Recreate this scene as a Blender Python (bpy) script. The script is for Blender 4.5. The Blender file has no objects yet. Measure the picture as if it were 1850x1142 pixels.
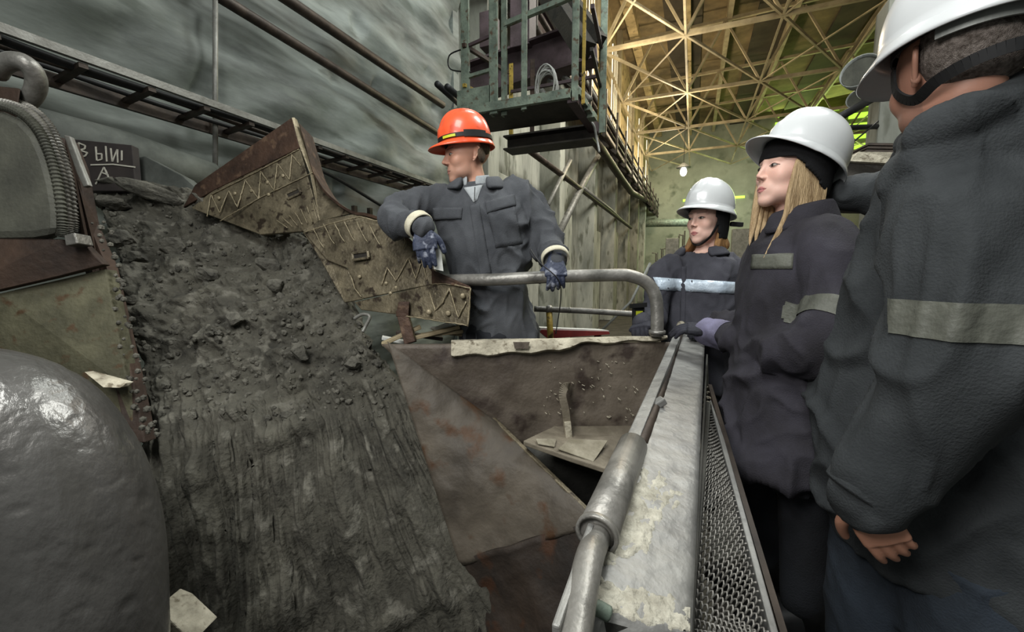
import bpy, bmesh, math, random
import numpy as np
from mathutils import Vector, Matrix, noise, Quaternion
from mathutils.bvhtree import BVHTree
random.seed(7)
S = bpy.context.scene
COL = S.collection
# ------------------------------------------------------------------ camera, world, lights, exposure
FPX = 760.0; YAW = math.atan(325 / FPX); PIT = math.atan(81 / FPX)
cyw, syw, cp, sp = math.cos(YAW), math.sin(YAW), math.cos(PIT), math.sin(PIT)
CR = Vector((cyw, syw, 0)); CF = Vector((-syw * cp, cyw * cp, -sp)); CU = CR.cross(CF)
FH = Vector((-syw, cyw, 0)); UP = Vector((0, 0, 1))
CAM = Vector((0, 0, 1.15))
cam = bpy.data.cameras.new('camera'); camo = bpy.data.objects.new('camera', cam); COL.objects.link(camo)
cam.sensor_width = 36; cam.lens = FPX / 1850 * 36; cam.clip_start = 0.02; cam.clip_end = 300
camo.matrix_world = Matrix.Translation(CAM) @ Matrix((CR, CU, -CF)).transposed().to_4x4()
S.camera = camo
S.view_settings.view_transform = 'Standard'; S.view_settings.look = 'None'
S.view_settings.gamma = 1; S.view_settings.use_curve_mapping = False
S.view_settings.exposure = 0.0
W = bpy.data.worlds.new('world'); S.world = W; W.use_nodes = True
W.node_tree.nodes['Background'].inputs[0].default_value = (0.62, 0.66, 0.64, 1)
W.node_tree.nodes['Background'].inputs[1].default_value = 0.29

def area(name, loc, to, size, sizey, power, col, spread=180):
    l = bpy.data.lights.new(name, 'AREA'); l.shape = 'RECTANGLE'; l.size = size; l.size_y = sizey
    l.energy = power; l.color = col; l.spread = math.radians(spread)
    o = bpy.data.objects.new(name, l); COL.objects.link(o); o.location = loc
    o.rotation_euler = (Vector(to) - Vector(loc)).to_track_quat('-Z', 'Y').to_euler()
    return o
def point(name, loc, power, col, r=0.3):
    l = bpy.data.lights.new(name, 'POINT'); l.energy = power; l.color = col; l.shadow_soft_size = r
    o = bpy.data.objects.new(name, l); COL.objects.link(o); o.location = loc
    return o
# hall lamps: high bays over the feeder, one behind the visitors, warm ones up in the roof, green daylight from the far windows; plus a face fill added by the camera
area('high_bay_lamp', (1.8, 3.6, 6.2), (-0.6, 2.2, 0.8), 1.6, 1.6, 240, (0.97, 1.0, 0.97))
area('high_bay_lamp', (-0.5, -0.6, 3.9), (-0.2, 2.2, 1.0), 1.2, 1.2, 95, (0.97, 1.0, 0.98))
area('high_bay_lamp', (-1.4, 4.6, 6.5), (-4.0, 5.2, 2.6), 1.0, 1.0, 120, (0.93, 1.0, 0.97))
area('high_bay_lamp', (1.5, 12, 9.0), (-2.5, 15, 2), 3, 3, 900, (1.0, 0.98, 0.9))
point('roof_lamp', (-2.2, 19, 9.2), 800, (1.0, 0.84, 0.60), 0.5)
point('roof_lamp', (-1.5, 27, 9.4), 900, (1.0, 0.82, 0.56), 0.5)
point('roof_lamp', (-2.2, 36, 9.0), 800, (1.0, 0.86, 0.62), 0.5)
point('roof_lamp', (1.5, 12, 10.2), 300, (1.0, 0.84, 0.55), 0.5)
area('window_daylight', (9, 43.5, 12), (2, 24, 8), 7, 9, 900, (0.72, 1.0, 0.30))
area('added_face_fill', (-0.8, -0.7, 2.3), (0.1, 2.0, 1.3), 0.8, 0.8, 34, (1.0, 0.98, 0.95))  # unseen fill added behind the camera to brighten the faces, no fixture there
area('hall_lamp', (2.5, 38, 8), (1, 45, 3), 4, 2, 600, (0.9, 1.0, 0.82))

# ------------------------------------------------------------------ helpers
def ray(px, py): return CR * ((px - 925) / FPX) + CU * ((571 - py) / FPX) + CF
def P(px, py, d): return CAM + ray(px, py) * d
def hit(px, py, ax, v):
    r = ray(px, py); return CAM + r * ((v - CAM[ax]) / r[ax])
ROOT = {}
def empty(name, loc):
    o = bpy.data.objects.new(name, None); COL.objects.link(o); o.location = loc; o.empty_display_size = .1
    ROOT[o] = Vector(loc); return o
def tag(o, label=None, cat=None, group=None, kind=None):
    if label: o['label'] = label
    if cat: o['category'] = cat
    if group: o['group'] = group
    if kind: o['kind'] = kind
    return o
def thing(name, loc, label, cat, group=None): return tag(empty(name, loc), label, cat, group)
def meshobj(name, me, m, parent=None, origin=None):
    """link mesh (world coords) with a sensible origin"""
    if parent is not None: off = ROOT[parent]
    else:
        if origin is None:
            n = len(me.vertices); a = np.empty(n * 3); me.vertices.foreach_get('co', a); a = a.reshape(-1, 3)
            c = (a.min(0) + a.max(0)) / 2; origin = Vector((c[0], c[1], a[:, 2].min()))
        off = Vector(origin)
    me.transform(Matrix.Translation(-off))
    o = bpy.data.objects.new(name, me); COL.objects.link(o)
    if parent is not None: o.parent = parent; ROOT[o] = off
    else: o.location = off; ROOT[o] = off
    if m is not None:
        me.materials.clear()
        for mm in (m if isinstance(m, (list, tuple)) else [m]): me.materials.append(mm)
    return o
def obj(name, bm, m, parent=None, smooth=False, bevel=0, origin=None):
    bmesh.ops.recalc_face_normals(bm, faces=bm.faces[:])
    me = bpy.data.meshes.new(name); bm.to_mesh(me); bm.free()
    if smooth: me.polygons.foreach_set('use_smooth', [True] * len(me.polygons))
    o = meshobj(name, me, m, parent, origin)
    if bevel:
        b = o.modifiers.new('bevel', 'BEVEL'); b.width = bevel; b.segments = 2; b.limit_method = 'ANGLE'; b.angle_limit = 0.6
    return o
def BM(): return bmesh.new()
def hexa(bm, p):
    v = [bm.verts.new(q) for q in p]
    for f in ((3, 2, 1, 0), (4, 5, 6, 7), (0, 1, 5, 4), (1, 2, 6, 5), (2, 3, 7, 6), (3, 0, 4, 7)):
        bm.faces.new([v[i] for i in f])
def box(bm, lo, hi):
    x0, y0, z0 = lo; x1, y1, z1 = hi
    hexa(bm, [Vector(q) for q in ((x0, y0, z0), (x1, y0, z0), (x1, y1, z0), (x0, y1, z0), (x0, y0, z1), (x1, y0, z1), (x1, y1, z1), (x0, y1, z1))])
def bar(bm, a, b, w, h, up=UP):
    """rectangular bar a->b, width w across, h along up"""
    a, b = Vector(a), Vector(b); t = (b - a).normalized()
    s = t.cross(up)
    if s.length < 1e-4: s = t.cross(Vector((1, 0, 0)))
    s.normalize(); u = s.cross(t)
    q = [a + s * (w / 2 * i) + u * (h / 2 * j) for i, j in ((-1, -1), (1, -1), (1, 1), (-1, 1))]
    r = [p + (b - a) for p in q]
    hexa(bm, q + r)
def angle_bar(bm, a, b, w, t, up=UP):
    a, b = Vector(a), Vector(b); d = (b - a).normalized(); s = d.cross(up)
    if s.length < 1e-4: s = d.cross(Vector((1, 0, 0)))
    s.normalize(); u = s.cross(d)
    bar(bm, a, b, w, t, up); bar(bm, a + u * (w / 2) + s * (w / 2), b + u * (w / 2) + s * (w / 2), t, w, up)
def ibeam(bm, a, b, w, h, t=.02, up=UP):
    a, b = Vector(a), Vector(b); u = Vector(up)
    d = (b - a).normalized(); s = d.cross(u).normalized(); u = s.cross(d)
    bar(bm, a + u * (h / 2), b + u * (h / 2), w, t, up); bar(bm, a - u * (h / 2), b - u * (h / 2), w, t, up); bar(bm, a, b, t, h - t, up)
def slab(bm, pts, ext):
    n = len(pts); ext = Vector(ext)
    a = [bm.verts.new(p) for p in pts]; b = [bm.verts.new(Vector(p) + ext) for p in pts]
    bm.faces.new(a); bm.faces.new(b[::-1])
    for i in range(n): bm.faces.new([a[i], a[(i + 1) % n], b[(i + 1) % n], b[i]])
def frames(pts):
    T = []
    for i in range(len(pts)):
        t = pts[min(i + 1, len(pts) - 1)] - pts[max(i - 1, 0)]
        T.append(t.normalized() if t.length > 1e-9 else Vector((0, 0, 1)))
    n = T[0].cross(UP)
    if n.length < 1e-3: n = T[0].cross(Vector((1, 0, 0)))
    n.normalize(); out = []
    for i, t in enumerate(T):
        if i:
            q = T[i - 1].rotation_difference(t); n = (q @ n); n = (n - t * n.dot(t)).normalized()
        out.append((t, n, t.cross(n)))
    return out
def tube(bm, pts, r, seg=12, close=True):
    pts = [Vector(p) for p in pts]; fr = frames(pts); rings = []
    for i, (p, (t, n, b)) in enumerate(zip(pts, fr)):
        rr = r[i] if isinstance(r, (list, tuple)) else r
        rings.append([bm.verts.new(p + (n * math.cos(a) + b * math.sin(a)) * rr) for a in [2 * math.pi * k / seg for k in range(seg)]])
    for A, B in zip(rings, rings[1:]):
        for k in range(seg): bm.faces.new([A[k], A[(k + 1) % seg], B[(k + 1) % seg], B[k]])
    if close: bm.faces.new(rings[0][::-1]); bm.faces.new(rings[-1])
def loft(bm, secs, n=24, sq=2.0, close=True):
    """secs: (center, half-vector u, half-vector v); sq superellipse exponent"""
    rings = []
    for c, u, v in secs:
        r = []
        for k in range(n):
            a = 2 * math.pi * k / n; ca, sa = math.cos(a), math.sin(a)
            r.append(bm.verts.new(Vector(c) + u * (math.copysign(abs(ca) ** (2 / sq), ca)) + v * (math.copysign(abs(sa) ** (2 / sq), sa))))
        rings.append(r)
    for A, B in zip(rings, rings[1:]):
        for k in range(n): bm.faces.new([A[k], A[(k + 1) % n], B[(k + 1) % n], B[k]])
    if close: bm.faces.new(rings[0][::-1]); bm.faces.new(rings[-1])
def catmull(pts, n=8):
    """pts: list of tuples (any length), returns smooth list"""
    a = np.array([[*p] for p in pts], float); out = []
    m = len(a)
    for i in range(m - 1):
        p0, p1, p2, p3 = a[max(i - 1, 0)], a[i], a[i + 1], a[min(i + 2, m - 1)]
        for k in range(n):
            t = k / n
            out.append(.5 * (2 * p1 + (p2 - p0) * t + (2 * p0 - 5 * p1 + 4 * p2 - p3) * t * t + (3 * p1 - p0 - 3 * p2 + p3) * t ** 3))
    out.append(a[-1]); return out
def ball(bm, c, rx, ry=None, rz=None, rot=None, sub=3):
    ry = ry or rx; rz = rz or rx
    M = Matrix.Translation(c) @ (rot.to_4x4() if rot else Matrix()) @ Matrix.Diagonal((rx, ry, rz, 1))
    bmesh.ops.create_icosphere(bm, subdivisions=sub, radius=1, matrix=M)
def limb(bm, chain, seg=20, n=6):
    """chain of (Vector, r): rounded ended tapered capsule chain, smooth"""
    c = catmull([(*p, r) for p, r in chain], n)
    pts = [Vector(q[:3]) for q in c]; rs = [float(q[3]) for q in c]
    tube(bm, pts, rs, seg); ball(bm, pts[0], rs[0] * .98); ball(bm, pts[-1], rs[-1] * .98)
def evalmesh(o):
    dg = bpy.context.evaluated_depsgraph_get(); dg.update()
    return bpy.data.meshes.new_from_object(o.evaluated_get(dg))
def voxel(bm, size, smooth=6, fac=.6):
    bmesh.ops.recalc_face_normals(bm, faces=bm.faces[:])
    me = bpy.data.meshes.new('tmp'); bm.to_mesh(me); bm.free()
    o = bpy.data.objects.new('tmp', me); COL.objects.link(o)
    r = o.modifiers.new('r', 'REMESH'); r.mode = 'VOXEL'; r.voxel_size = size; r.use_smooth_shade = True
    if smooth:
        s = o.modifiers.new('s', 'SMOOTH'); s.iterations = smooth; s.factor = fac
    out = evalmesh(o); bpy.data.objects.remove(o); bpy.data.meshes.remove(me)
    out.polygons.foreach_set('use_smooth', [True] * len(out.polygons))
    return out
def frommesh(me):
    bm = BM(); bm.from_mesh(me); return bm
def displace(me, fn):
    n = len(me.vertices); co = np.empty(n * 3); no = np.empty(n * 3)
    me.vertices.foreach_get('co', co); me.vertex_normals.foreach_get('vector', no); co = co.reshape(-1, 3); no = no.reshape(-1, 3)
    d = np.array([fn(Vector(p)) for p in co]); co = co + no * d[:, None]; me.vertices.foreach_set('co', co.ravel()); me.update()
def srgb(h):
    c = [int(h[i:i + 2], 16) / 255 for i in (0, 2, 4)]
    return tuple(x / 12.92 if x <= .04045 else ((x + .055) / 1.055) ** 2.4 for x in c) + (1,)

# ------------------------------------------------------------------ materials
def mat(name, c1, c2=None, scale=5, rough=.7, metal=0, bump=.0, bscale=40, c3=None, stretch=None, thr=(.35, .65), spec=.4, coat=0, rvar=0, detail=6):
    m = bpy.data.materials.new(name); m.use_nodes = True; nt = m.node_tree; N = nt.nodes; L = nt.links
    b = N['Principled BSDF']; b.inputs['Roughness'].default_value = rough; b.inputs['Metallic'].default_value = metal
    b.inputs['Specular IOR Level'].default_value = spec; b.inputs['Coat Weight'].default_value = coat
    c1 = srgb(c1); c2 = srgb(c2) if c2 else c1
    tc = N.new('ShaderNodeNewGeometry'); mp = N.new('ShaderNodeMapping')
    L.new(tc.outputs['Position'], mp.inputs[0])
    if stretch: mp.inputs['Scale'].default_value = stretch
    n = N.new('ShaderNodeTexNoise'); n.inputs['Scale'].default_value = scale; n.inputs['Detail'].default_value = detail; n.inputs['Roughness'].default_value = .62
    L.new(mp.outputs[0], n.inputs['Vector'])
    r = N.new('ShaderNodeValToRGB'); r.color_ramp.elements[0].position = thr[0]; r.color_ramp.elements[1].position = thr[1]
    r.color_ramp.elements[0].color = c1; r.color_ramp.elements[1].color = c2
    L.new(n.outputs[0], r.inputs[0]); out = r.outputs[0]
    if c3:
        n3 = N.new('ShaderNodeTexNoise'); n3.inputs['Scale'].default_value = scale * 2.7; n3.inputs['Detail'].default_value = 8
        L.new(mp.outputs[0], n3.inputs['Vector'])
        r3 = N.new('ShaderNodeValToRGB'); r3.color_ramp.elements[0].position = .56; r3.color_ramp.elements[1].position = .66
        L.new(n3.outputs[0], r3.inputs[0])
        mx = N.new('ShaderNodeMix'); mx.data_type = 'RGBA'; L.new(r3.outputs[0], mx.inputs[0]); L.new(out, mx.inputs[6]); mx.inputs[7].default_value = srgb(c3)
        out = mx.outputs[2]
    L.new(out, b.inputs['Base Color'])
    if rvar:
        mr = N.new('ShaderNodeMapRange'); mr.inputs[3].default_value = rough - rvar; mr.inputs[4].default_value = rough + rvar
        L.new(n.outputs[0], mr.inputs[0]); L.new(mr.outputs[0], b.inputs['Roughness'])
    if bump:
        nb = N.new('ShaderNodeTexNoise'); nb.inputs['Scale'].default_value = bscale; nb.inputs['Detail'].default_value = 5
        L.new(mp.outputs[0] if stretch else tc.outputs['Position'], nb.inputs['Vector'])
        bu = N.new('ShaderNodeBump'); bu.inputs['Strength'].default_value = bump; bu.inputs['Distance'].default_value = .01
        L.new(nb.outputs[0], bu.inputs['Height']); L.new(bu.outputs[0], b.inputs['Normal'])
    return m
def attr_mat(name, rough=.5, sss=0, spec=.4, bump=0, bscale=200):
    m = bpy.data.materials.new(name); m.use_nodes = True; nt = m.node_tree; b = nt.nodes['Principled BSDF']
    a = nt.nodes.new('ShaderNodeAttribute'); a.attribute_name = 'col'; nt.links.new(a.outputs['Color'], b.inputs['Base Color'])
    b.inputs['Roughness'].default_value = rough; b.inputs['Specular IOR Level'].default_value = spec
    if sss: b.inputs['Subsurface Weight'].default_value = sss; b.inputs['Subsurface Radius'].default_value = (.01, .004, .002); b.inputs['Subsurface Scale'].default_value = 1
    if bump:
        g = nt.nodes.new('ShaderNodeNewGeometry'); nb = nt.nodes.new('ShaderNodeTexNoise'); nb.inputs['Scale'].default_value = bscale
        nt.links.new(g.outputs['Position'], nb.inputs['Vector']); bu = nt.nodes.new('ShaderNodeBump'); bu.inputs['Strength'].default_value = bump; bu.inputs['Distance'].default_value = .002
        nt.links.new(nb.outputs[0], bu.inputs['Height']); nt.links.new(bu.outputs[0], b.inputs['Normal'])
    return m
def emis(name, col, s):
    m = bpy.data.materials.new(name); m.use_nodes = True; b = m.node_tree.nodes['Principled BSDF']
    b.inputs['Base Color'].default_value = col; b.inputs['Emission Color'].default_value = col; b.inputs['Emission Strength'].default_value = s
    return m
M = {}
M['wall'] = mat('dusty_wall', '373b37', '8b918b', 1.3, .62, 0, .4, 9, c3='5a5f59', stretch=(1, .38, 1.5), thr=(.33, .68), rvar=.1)
M['wall_low'] = mat('dusty_wall_low', '3c3f3b', '6c6f69', 2.0, .8, 0, .4, 12)
M['conc'] = mat('pale_concrete', '7d7f76', 'b3b3a7', 1.6, .85, 0, .5, 14, c3='6b6c60', stretch=(1, 1, .3))
M['conc_y'] = mat('ochre_concrete', '8a7a55', 'c2ad80', .8, .85, 0, .4, 6, c3='6f6044')
M['roofc'] = mat('roof_slabs', '4f4632', '857452', .5, .9, 0, .3, 4)
M['roofd'] = mat('roof_dark', '2e2920', '453e30', .6, .9)
M['truss'] = mat('truss_paint', '8a7f66', 'aea284', 1.5, .6)
M['farw'] = mat('far_wall', '7d8070', 'a5a693', .25, .9, 0, .2, 2, c3='6d7260')
M['floor'] = mat('floor', '35332f', '4d4a44', 2, .9, 0, .4, 20)
M['deck'] = mat('deck_steel', '2c2b29', '4a4844', 4, .7, .3, .3, 60)
M['pipe'] = mat('dark_pipe', '2b2521', '4a4038', 6, .55, .4, .2, 40)
M['pipeg'] = mat('gray_pipe', '6e6c66', '8e8d87', 8, .5, .3, .2, 60)
M['steel'] = mat('worn_bright_steel', '66645f', '94918b', 9, .42, .45, .25, 50, rvar=.14)
M['beam'] = mat('dusty_beam', '72716f', '8e8d89', 7, .5, .4, .35, 40, c3='777673', rvar=.1)
M['plate'] = mat('ore_plate', '4a4336', '7d735e', 9, .48, .4, .45, 70, c3='352c23', rvar=.12)
M['plated'] = mat('rust_plate', '2c1f18', '4b372b', 6, .65, .3, .6, 40, c3='5f4a3a')
M['bead'] = mat('weld_bead', '7a7059', '9a8e76', 20, .5, .4, .3, 90)
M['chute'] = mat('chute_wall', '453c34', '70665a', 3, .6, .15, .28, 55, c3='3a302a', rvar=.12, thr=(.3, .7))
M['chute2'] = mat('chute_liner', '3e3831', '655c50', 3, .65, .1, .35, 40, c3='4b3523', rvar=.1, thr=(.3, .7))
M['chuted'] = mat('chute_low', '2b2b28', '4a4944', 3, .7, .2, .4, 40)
M['liner'] = mat('rusty_liner', '2c2823', '575046', 2.2, .7, .1, .4, 30, c3='48321f', rvar=.1)
M['pale'] = mat('pale_dust_edge', '8f8877', 'c4bca8', 12, .85, 0, .8, 60, c3='736a59')
M['guard'] = mat('polished_guard', '4b4946', '73716e', 5, .30, .5, .6, 26, rvar=.1, stretch=(1, 1, .6), spec=.7, thr=(.2, .85))
M['housing'] = mat('dusty_housing', '3f3f38', '56564c', 5, .65, .1, .3, 60)
M['brown'] = mat('brown_steel', '2b211b', '46352a', 5, .7, .2, .4, 40)
M['olive'] = mat('olive_plate', '3c3a2a', '5b5844', 6, .75, .1, .5, 50, c3='45331f')
M['rope'] = mat('wire_rope', '6e6b66', '9a9791', 30, .5, .5, .3, 200)
M['ore'] = mat('ore', '34322c', '5b584e', 5, .95, 0, 1.0, 55, c3='66635a', thr=(.3, .72))
M['orer'] = mat('ore_rock', '3c3a34', '66635a', 9, .92, 0, .8, 70)
M['green'] = mat('green_steel', '5a655b', '879484', 6, .6, .2, .3, 50, c3='5b4c3c')
M['yellow'] = mat('yellow_paint', '8d7a34', 'b79a45', 10, .6, .1, .3, 60, c3='4a3a20')
M['dark'] = mat('under_steel', '1d1a17', '38332c', 5, .6, .2, .3, 40)
M['mauve'] = mat('primer_beam', '3b3031', '54464a', 4, .6, .2, .2, 40)
M['cable'] = mat('cable_grey', '8a8b86', 'a8a9a4', 20, .5)
M['black'] = mat('black_rubber', '0f0f10', '1b1b1c', 20, .6)
M['blackcloth'] = mat('black_knit', '08080a', '121215', 40, .95, 0, .3, 400)
M['white'] = mat('white_helmet', 'c6c9ca', 'd3d5d6', 3, .28, 0, 0, 0, spec=.5, coat=.3)
M['orange'] = mat('orange_helmet', 'e2512c', 'ee643c', 6, .33, 0, 0, 0, c3='d24a28', coat=.2)
M['lime'] = mat('lime_mark', 'b8c22c', 'd2d83a', 6, .5)
M['jk_m'] = mat('work_jacket_grey', '393b3f', '505256', 5, .9, 0, .35, 260)
M['jk_f'] = mat('work_jacket_navy', '36363d', '484850', 6, .9, 0, .3, 260)
M['jk_w'] = mat('work_jacket_plum', '222024', '34323a', 6, .92, 0, .3, 260)
M['jk_wl'] = mat('cuff_lilac', '5b5869', '74718a', 8, .9, 0, .3, 260)
M['jk_r'] = mat('work_jacket_dark', '25282a', '3a3d3f', 5, .9, 0, .3, 220)
M['tr'] = mat('trousers_dark', '17181b', '24262b', 5, .92, 0, .3, 220)
M['trb'] = mat('trousers_blue', '1f252c', '2e3640', 5, .92, 0, .3, 220)
M['strip'] = mat('reflective_pale', 'b4c3d2', 'd6e2ee', 12, .35, .1, .3, 80)
M['stripg'] = mat('reflective_grey', '4c4d46', '5f6057', 12, .6, 0, .3, 80)
M['cuffw'] = mat('knit_cuff_cream', 'c3bca4', 'd9d3bd', 30, .9, 0, .4, 300)
M['glove'] = mat('rubber_glove_blue', '262c3f', '41485c', 14, .6, 0, .5, 60, c3='878b98')
M['glovek'] = mat('dark_glove', '17171d', '262630', 14, .8, 0, .4, 90)
M['hoodie'] = mat('grey_hoodie', '8b8f92', 'a4a8aa', 20, .9, 0, .3, 200)
M['blond'] = mat('blond_hair', '8d7453', 'c2a77f', 60, .5, 0, .5, 500, stretch=(1, 1, .08))
M['auburn'] = mat('auburn_hair', '6b4a2c', 'a27a4b', 60, .5, 0, .5, 500, stretch=(1, 1, .08))
M['greyhair'] = mat('grey_hair', '4d443d', '8b817a', 120, .8, 0, .6, 600)
M['brownhair'] = mat('brown_hair', '3c2f24', '5b4937', 120, .8, 0, .6, 600)
M['dustc'] = mat('dried_slurry', '8c887b', 'b5b1a3', 30, .9, 0, .7, 90)
M['dustp'] = mat('dust_film', '77705f', '9a9382', 14, .9, 0, .4, 80)
M['shelfm'] = mat('shelf_steel', '5f574a', '857c6c', 7, .7, .1, .3, 60)
M['throat_shade'] = mat('throat_painted_shade', '1c1815', '352a21', 3, .75, 0, .6, 30, c3='3f2717')  # shade of the pit put into the colour: near-black brown, rust blotches
M['skin'] = attr_mat('skin', .5, .12, .35, .15)
M['eye'] = attr_mat('eye', .15)
M['panel'] = mat('dark_panel', '2b2625', '3a3331', 6, .8)
M['chalk'] = mat('chalk', 'a8a498', 'bdb9ac', 30, .9)
M['paper'] = mat('white_paper', 'b8b9b4', 'd6d6cf', 10, .8)
M['wood'] = mat('plank', '7b6f58', '9b8d70', 8, .85, 0, .4, 40, stretch=(.3, 1, 1))
M['red'] = mat('red_paint', '6c2222', '8a2f2c', 8, .6)
M['glass_g'] = emis('green_glazing', (.42, .74, .06, 1), 1.5)
M['glass_w'] = emis('daylight_glazing', (1, .93, .72, 1), 1.1)
M['bulb'] = emis('bulb', (1, .97, .9, 1), 14)
M['shade'] = mat('lamp_shade', '777a76', '989b97', 6, .5, .2)

ORD = 'nearest second third fourth fifth sixth seventh eighth ninth tenth eleventh twelfth thirteenth fourteenth'.split()
# ------------------------------------------------------------------ setting
def struct(name, bm, m, **k): return tag(obj(name, bm, m, **k), kind='structure')
def fbm(p, o=4, h=.55): return noise.fractal(p, h, 2.1, o)
b = BM(); box(b, (-6, -3, -1.9), (14, 46, -1.6)); struct('floor', b, M['floor'])
# left wall: undulating sprayed face, y -3 .. 6.9, z -1.6 .. 7
b = BM(); nu, nv = 260, 150
gv = []
for i in range(nu + 1):
    row = []
    for j in range(nv + 1):
        y = -2 + 8.9 * i / nu; z = -1.6 + 8.6 * j / nv
        q = Vector((0, y * .55, z * 2.1))
        w = fbm(Vector((0, y * .35, z * .9 - y * .12)), 3) * .14 + fbm(Vector((3, y * .3, z * 2.2 + .35 * y)), 2) * .03 + fbm(Vector((5, y * 2, z * 3)), 3) * .010
        pit = max(0, noise.noise(Vector((9, y * 2.6, z * 3.2))) - .5) * -.22
        row.append(b.verts.new((-4.02 + w + pit, y, z)))
    gv.append(row)
for i in range(nu):
    for j in range(nv): b.faces.new([gv[i][j], gv[i + 1][j], gv[i + 1][j + 1], gv[i][j + 1]])
struct('wall_left', b, M['wall'], smooth=True)
wl = [o for o in COL.objects if o.name == 'wall_left'][0]
# corner return and set back far wall
b = BM(); box(b, (-4.9, 6.75, -1.6), (-4.0, 6.95, 9)); tag(obj('pier', b, M['wall'], parent=wl))
b = BM(); box(b, (-5.1, 6.9, -1.6), (-4.75, 46, 8)); struct('wall_left_far', b, M['conc'])
b = BM(); box(b, (-5.4, 6.9, 7.9), (-4.6, 46, 15.2)); upw = struct('wall_left_upper', b, M['conc_y'])
for k in range(7):     # concrete columns with pale faces
    y = 8.2 + k * 5.2
    b = BM(); box(b, (-4.8, y, -1.6), (-4.05, y + .55, 7.1)); box(b, (-4.45, y + .55, -1.6), (-4.15, y + 1.9, 3.4 - .2 * (k % 3)))
    tag(obj('column', b, M['conc'], bevel=.02), ORD[k] + ' pale concrete column along the left wall beyond the platform', 'column', 'concrete columns down the left wall')
for k in range(7):     # bright window slits in the upper wall
    y = 18.6 + k * 6.2
    if y > 44: break
    b = BM(); box(b, (-4.6, y, 9.0), (-4.52, y + 1.4, 13.6)); w_ = obj('window_1', b, M['glass_w']); tag(w_, kind='structure')
    b = BM()
    for q in range(4): box(b, (-4.53, y - .04 + q * .46, 9.0), (-4.47, y + .04 + q * .46, 13.6))
    obj('mullion', b, M['truss'], parent=w_)
# far wall, right wall, roof
b = BM(); box(b, (-5.4, 46, -1.6), (14, 46.4, 24)); farw = struct('wall_far', b, M['farw'])
b = BM(); box(b, (13.6, -3, -1.6), (14, 46.4, 24)); struct('wall_right', b, M['farw'])
b = BM(); slab(b, [Vector(q) for q in ((-5.4, 8, 15), (14, 8, 15), (14, 46.4, 15), (-5.4, 46.4, 15))], (0, 0, .3)); roof = struct('ceiling', b, M['roofc'])
for k, (x, w, h, m_) in enumerate([(-3.9, .5, .5, 'conc_y'), (-2.0, 1.9, .15, 'roofd'), (-.9, .25, .7, 'conc_y'), (1.1, .25, .6, 'truss'), (2.6, 1.6, .15, 'roofd'), (4.2, .2, .7, 'truss'), (6.6, 1.6, .15, 'roofd'), (8.4, .2, .7, 'truss'), (11, .2, .7, 'truss')]):
    b = BM(); box(b, (x, 8.1, 15 - h), (x + w, 46, 15.05)); tag(obj('roof_rib', b, M[m_], parent=roof))
# the green lit end glazing: panes between mullions (far wall, high right)
for k in range(9):
    for j in range(4):
        z0 = 9.0 + k * .85
        if z0 + .5 > 17: break
        x0 = 6.3 + j * 1.8
        b = BM(); box(b, (x0, 45.85, z0), (x0 + 1.55 - .1 * ((k + j) % 3), 45.95, z0 + .42 - .12 * ((k * 3 + j) % 3)))
        obj('pane', b, M['glass_g'], parent=farw)
b = BM(); box(b, (-1.2, 45.85, 8.0), (4.2, 45.95, 8.22)); obj('pane', b, M['glass_g'], parent=farw)

# roof trusses: chord, web bars; one per 6.2 m, plus bracing in the chord plane
truss0 = thing('roof_truss', (-4.2, 14.0, 11.0), 'pale painted steel roof truss spanning the hall under the roof slabs', 'truss', 'roof trusses along the hall')
o0 = Vector((-4.2, 14.0, 11.0)); n_ = 5; sx = 3.5
def seg(a, c, w, nm='strut', mm='truss', par=truss0):
    b = BM(); angle_bar(b, o0 + Vector(a), o0 + Vector(c), w, w * .28); obj(nm, b, M[mm], parent=par)
seg((0, 0, 0), (17.6, 0, 0), .14, 'bottom_chord'); seg((0, 0, 3.2), (17.6, 0, 3.7), .14, 'top_chord')
for i in range(n_):
    x = i * sx
    seg((x, 0, 0), (x + sx / 2, 0, 3.3), .11); seg((x + sx / 2, 0, 3.3), (x + sx, 0, 0), .09)
for i in range(n_):
    x = i * sx
    seg((x, 0, 0), (x + sx, 6.2, 0), .09, 'brace')
    if i % 2 == 0: seg((x + sx, 0, 0), (x, 6.2, 0), .08, 'brace')
for i in range(n_ + 1): seg((i * sx, 0, 0), (i * sx, 6.2, 0), .09, 'purlin')
truss0['label'] = 'nearest pale steel roof truss spanning the hall under the roof slabs'
def dup(root, loc):
    r = root.copy(); COL.objects.link(r); r.location = loc
    for ch in list(root.children):
        c = ch.copy(); COL.objects.link(c); c.parent = r
        for g in ch.children:
            d = g.copy(); COL.objects.link(d); d.parent = c
    return r
for k in range(1, 5): dup(truss0, (-4.2, 14.0 + 6.2 * k, 11.0))['label'] = ORD[k] + ' pale steel roof truss counted from the platform down the hall'
# inclined braces on the left side, under the chord
for k in range(5):
    y = 14 + 6.2 * k
    b = BM(); bar(b, (-4.5, y, 8.0), (-4.5, y, 15), .35, .35)
    tag(obj('roof_post', b, M['truss']), ORD[k] + ' ochre steel post under a roof truss end at the left wall', 'post', 'posts under the truss ends')
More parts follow.
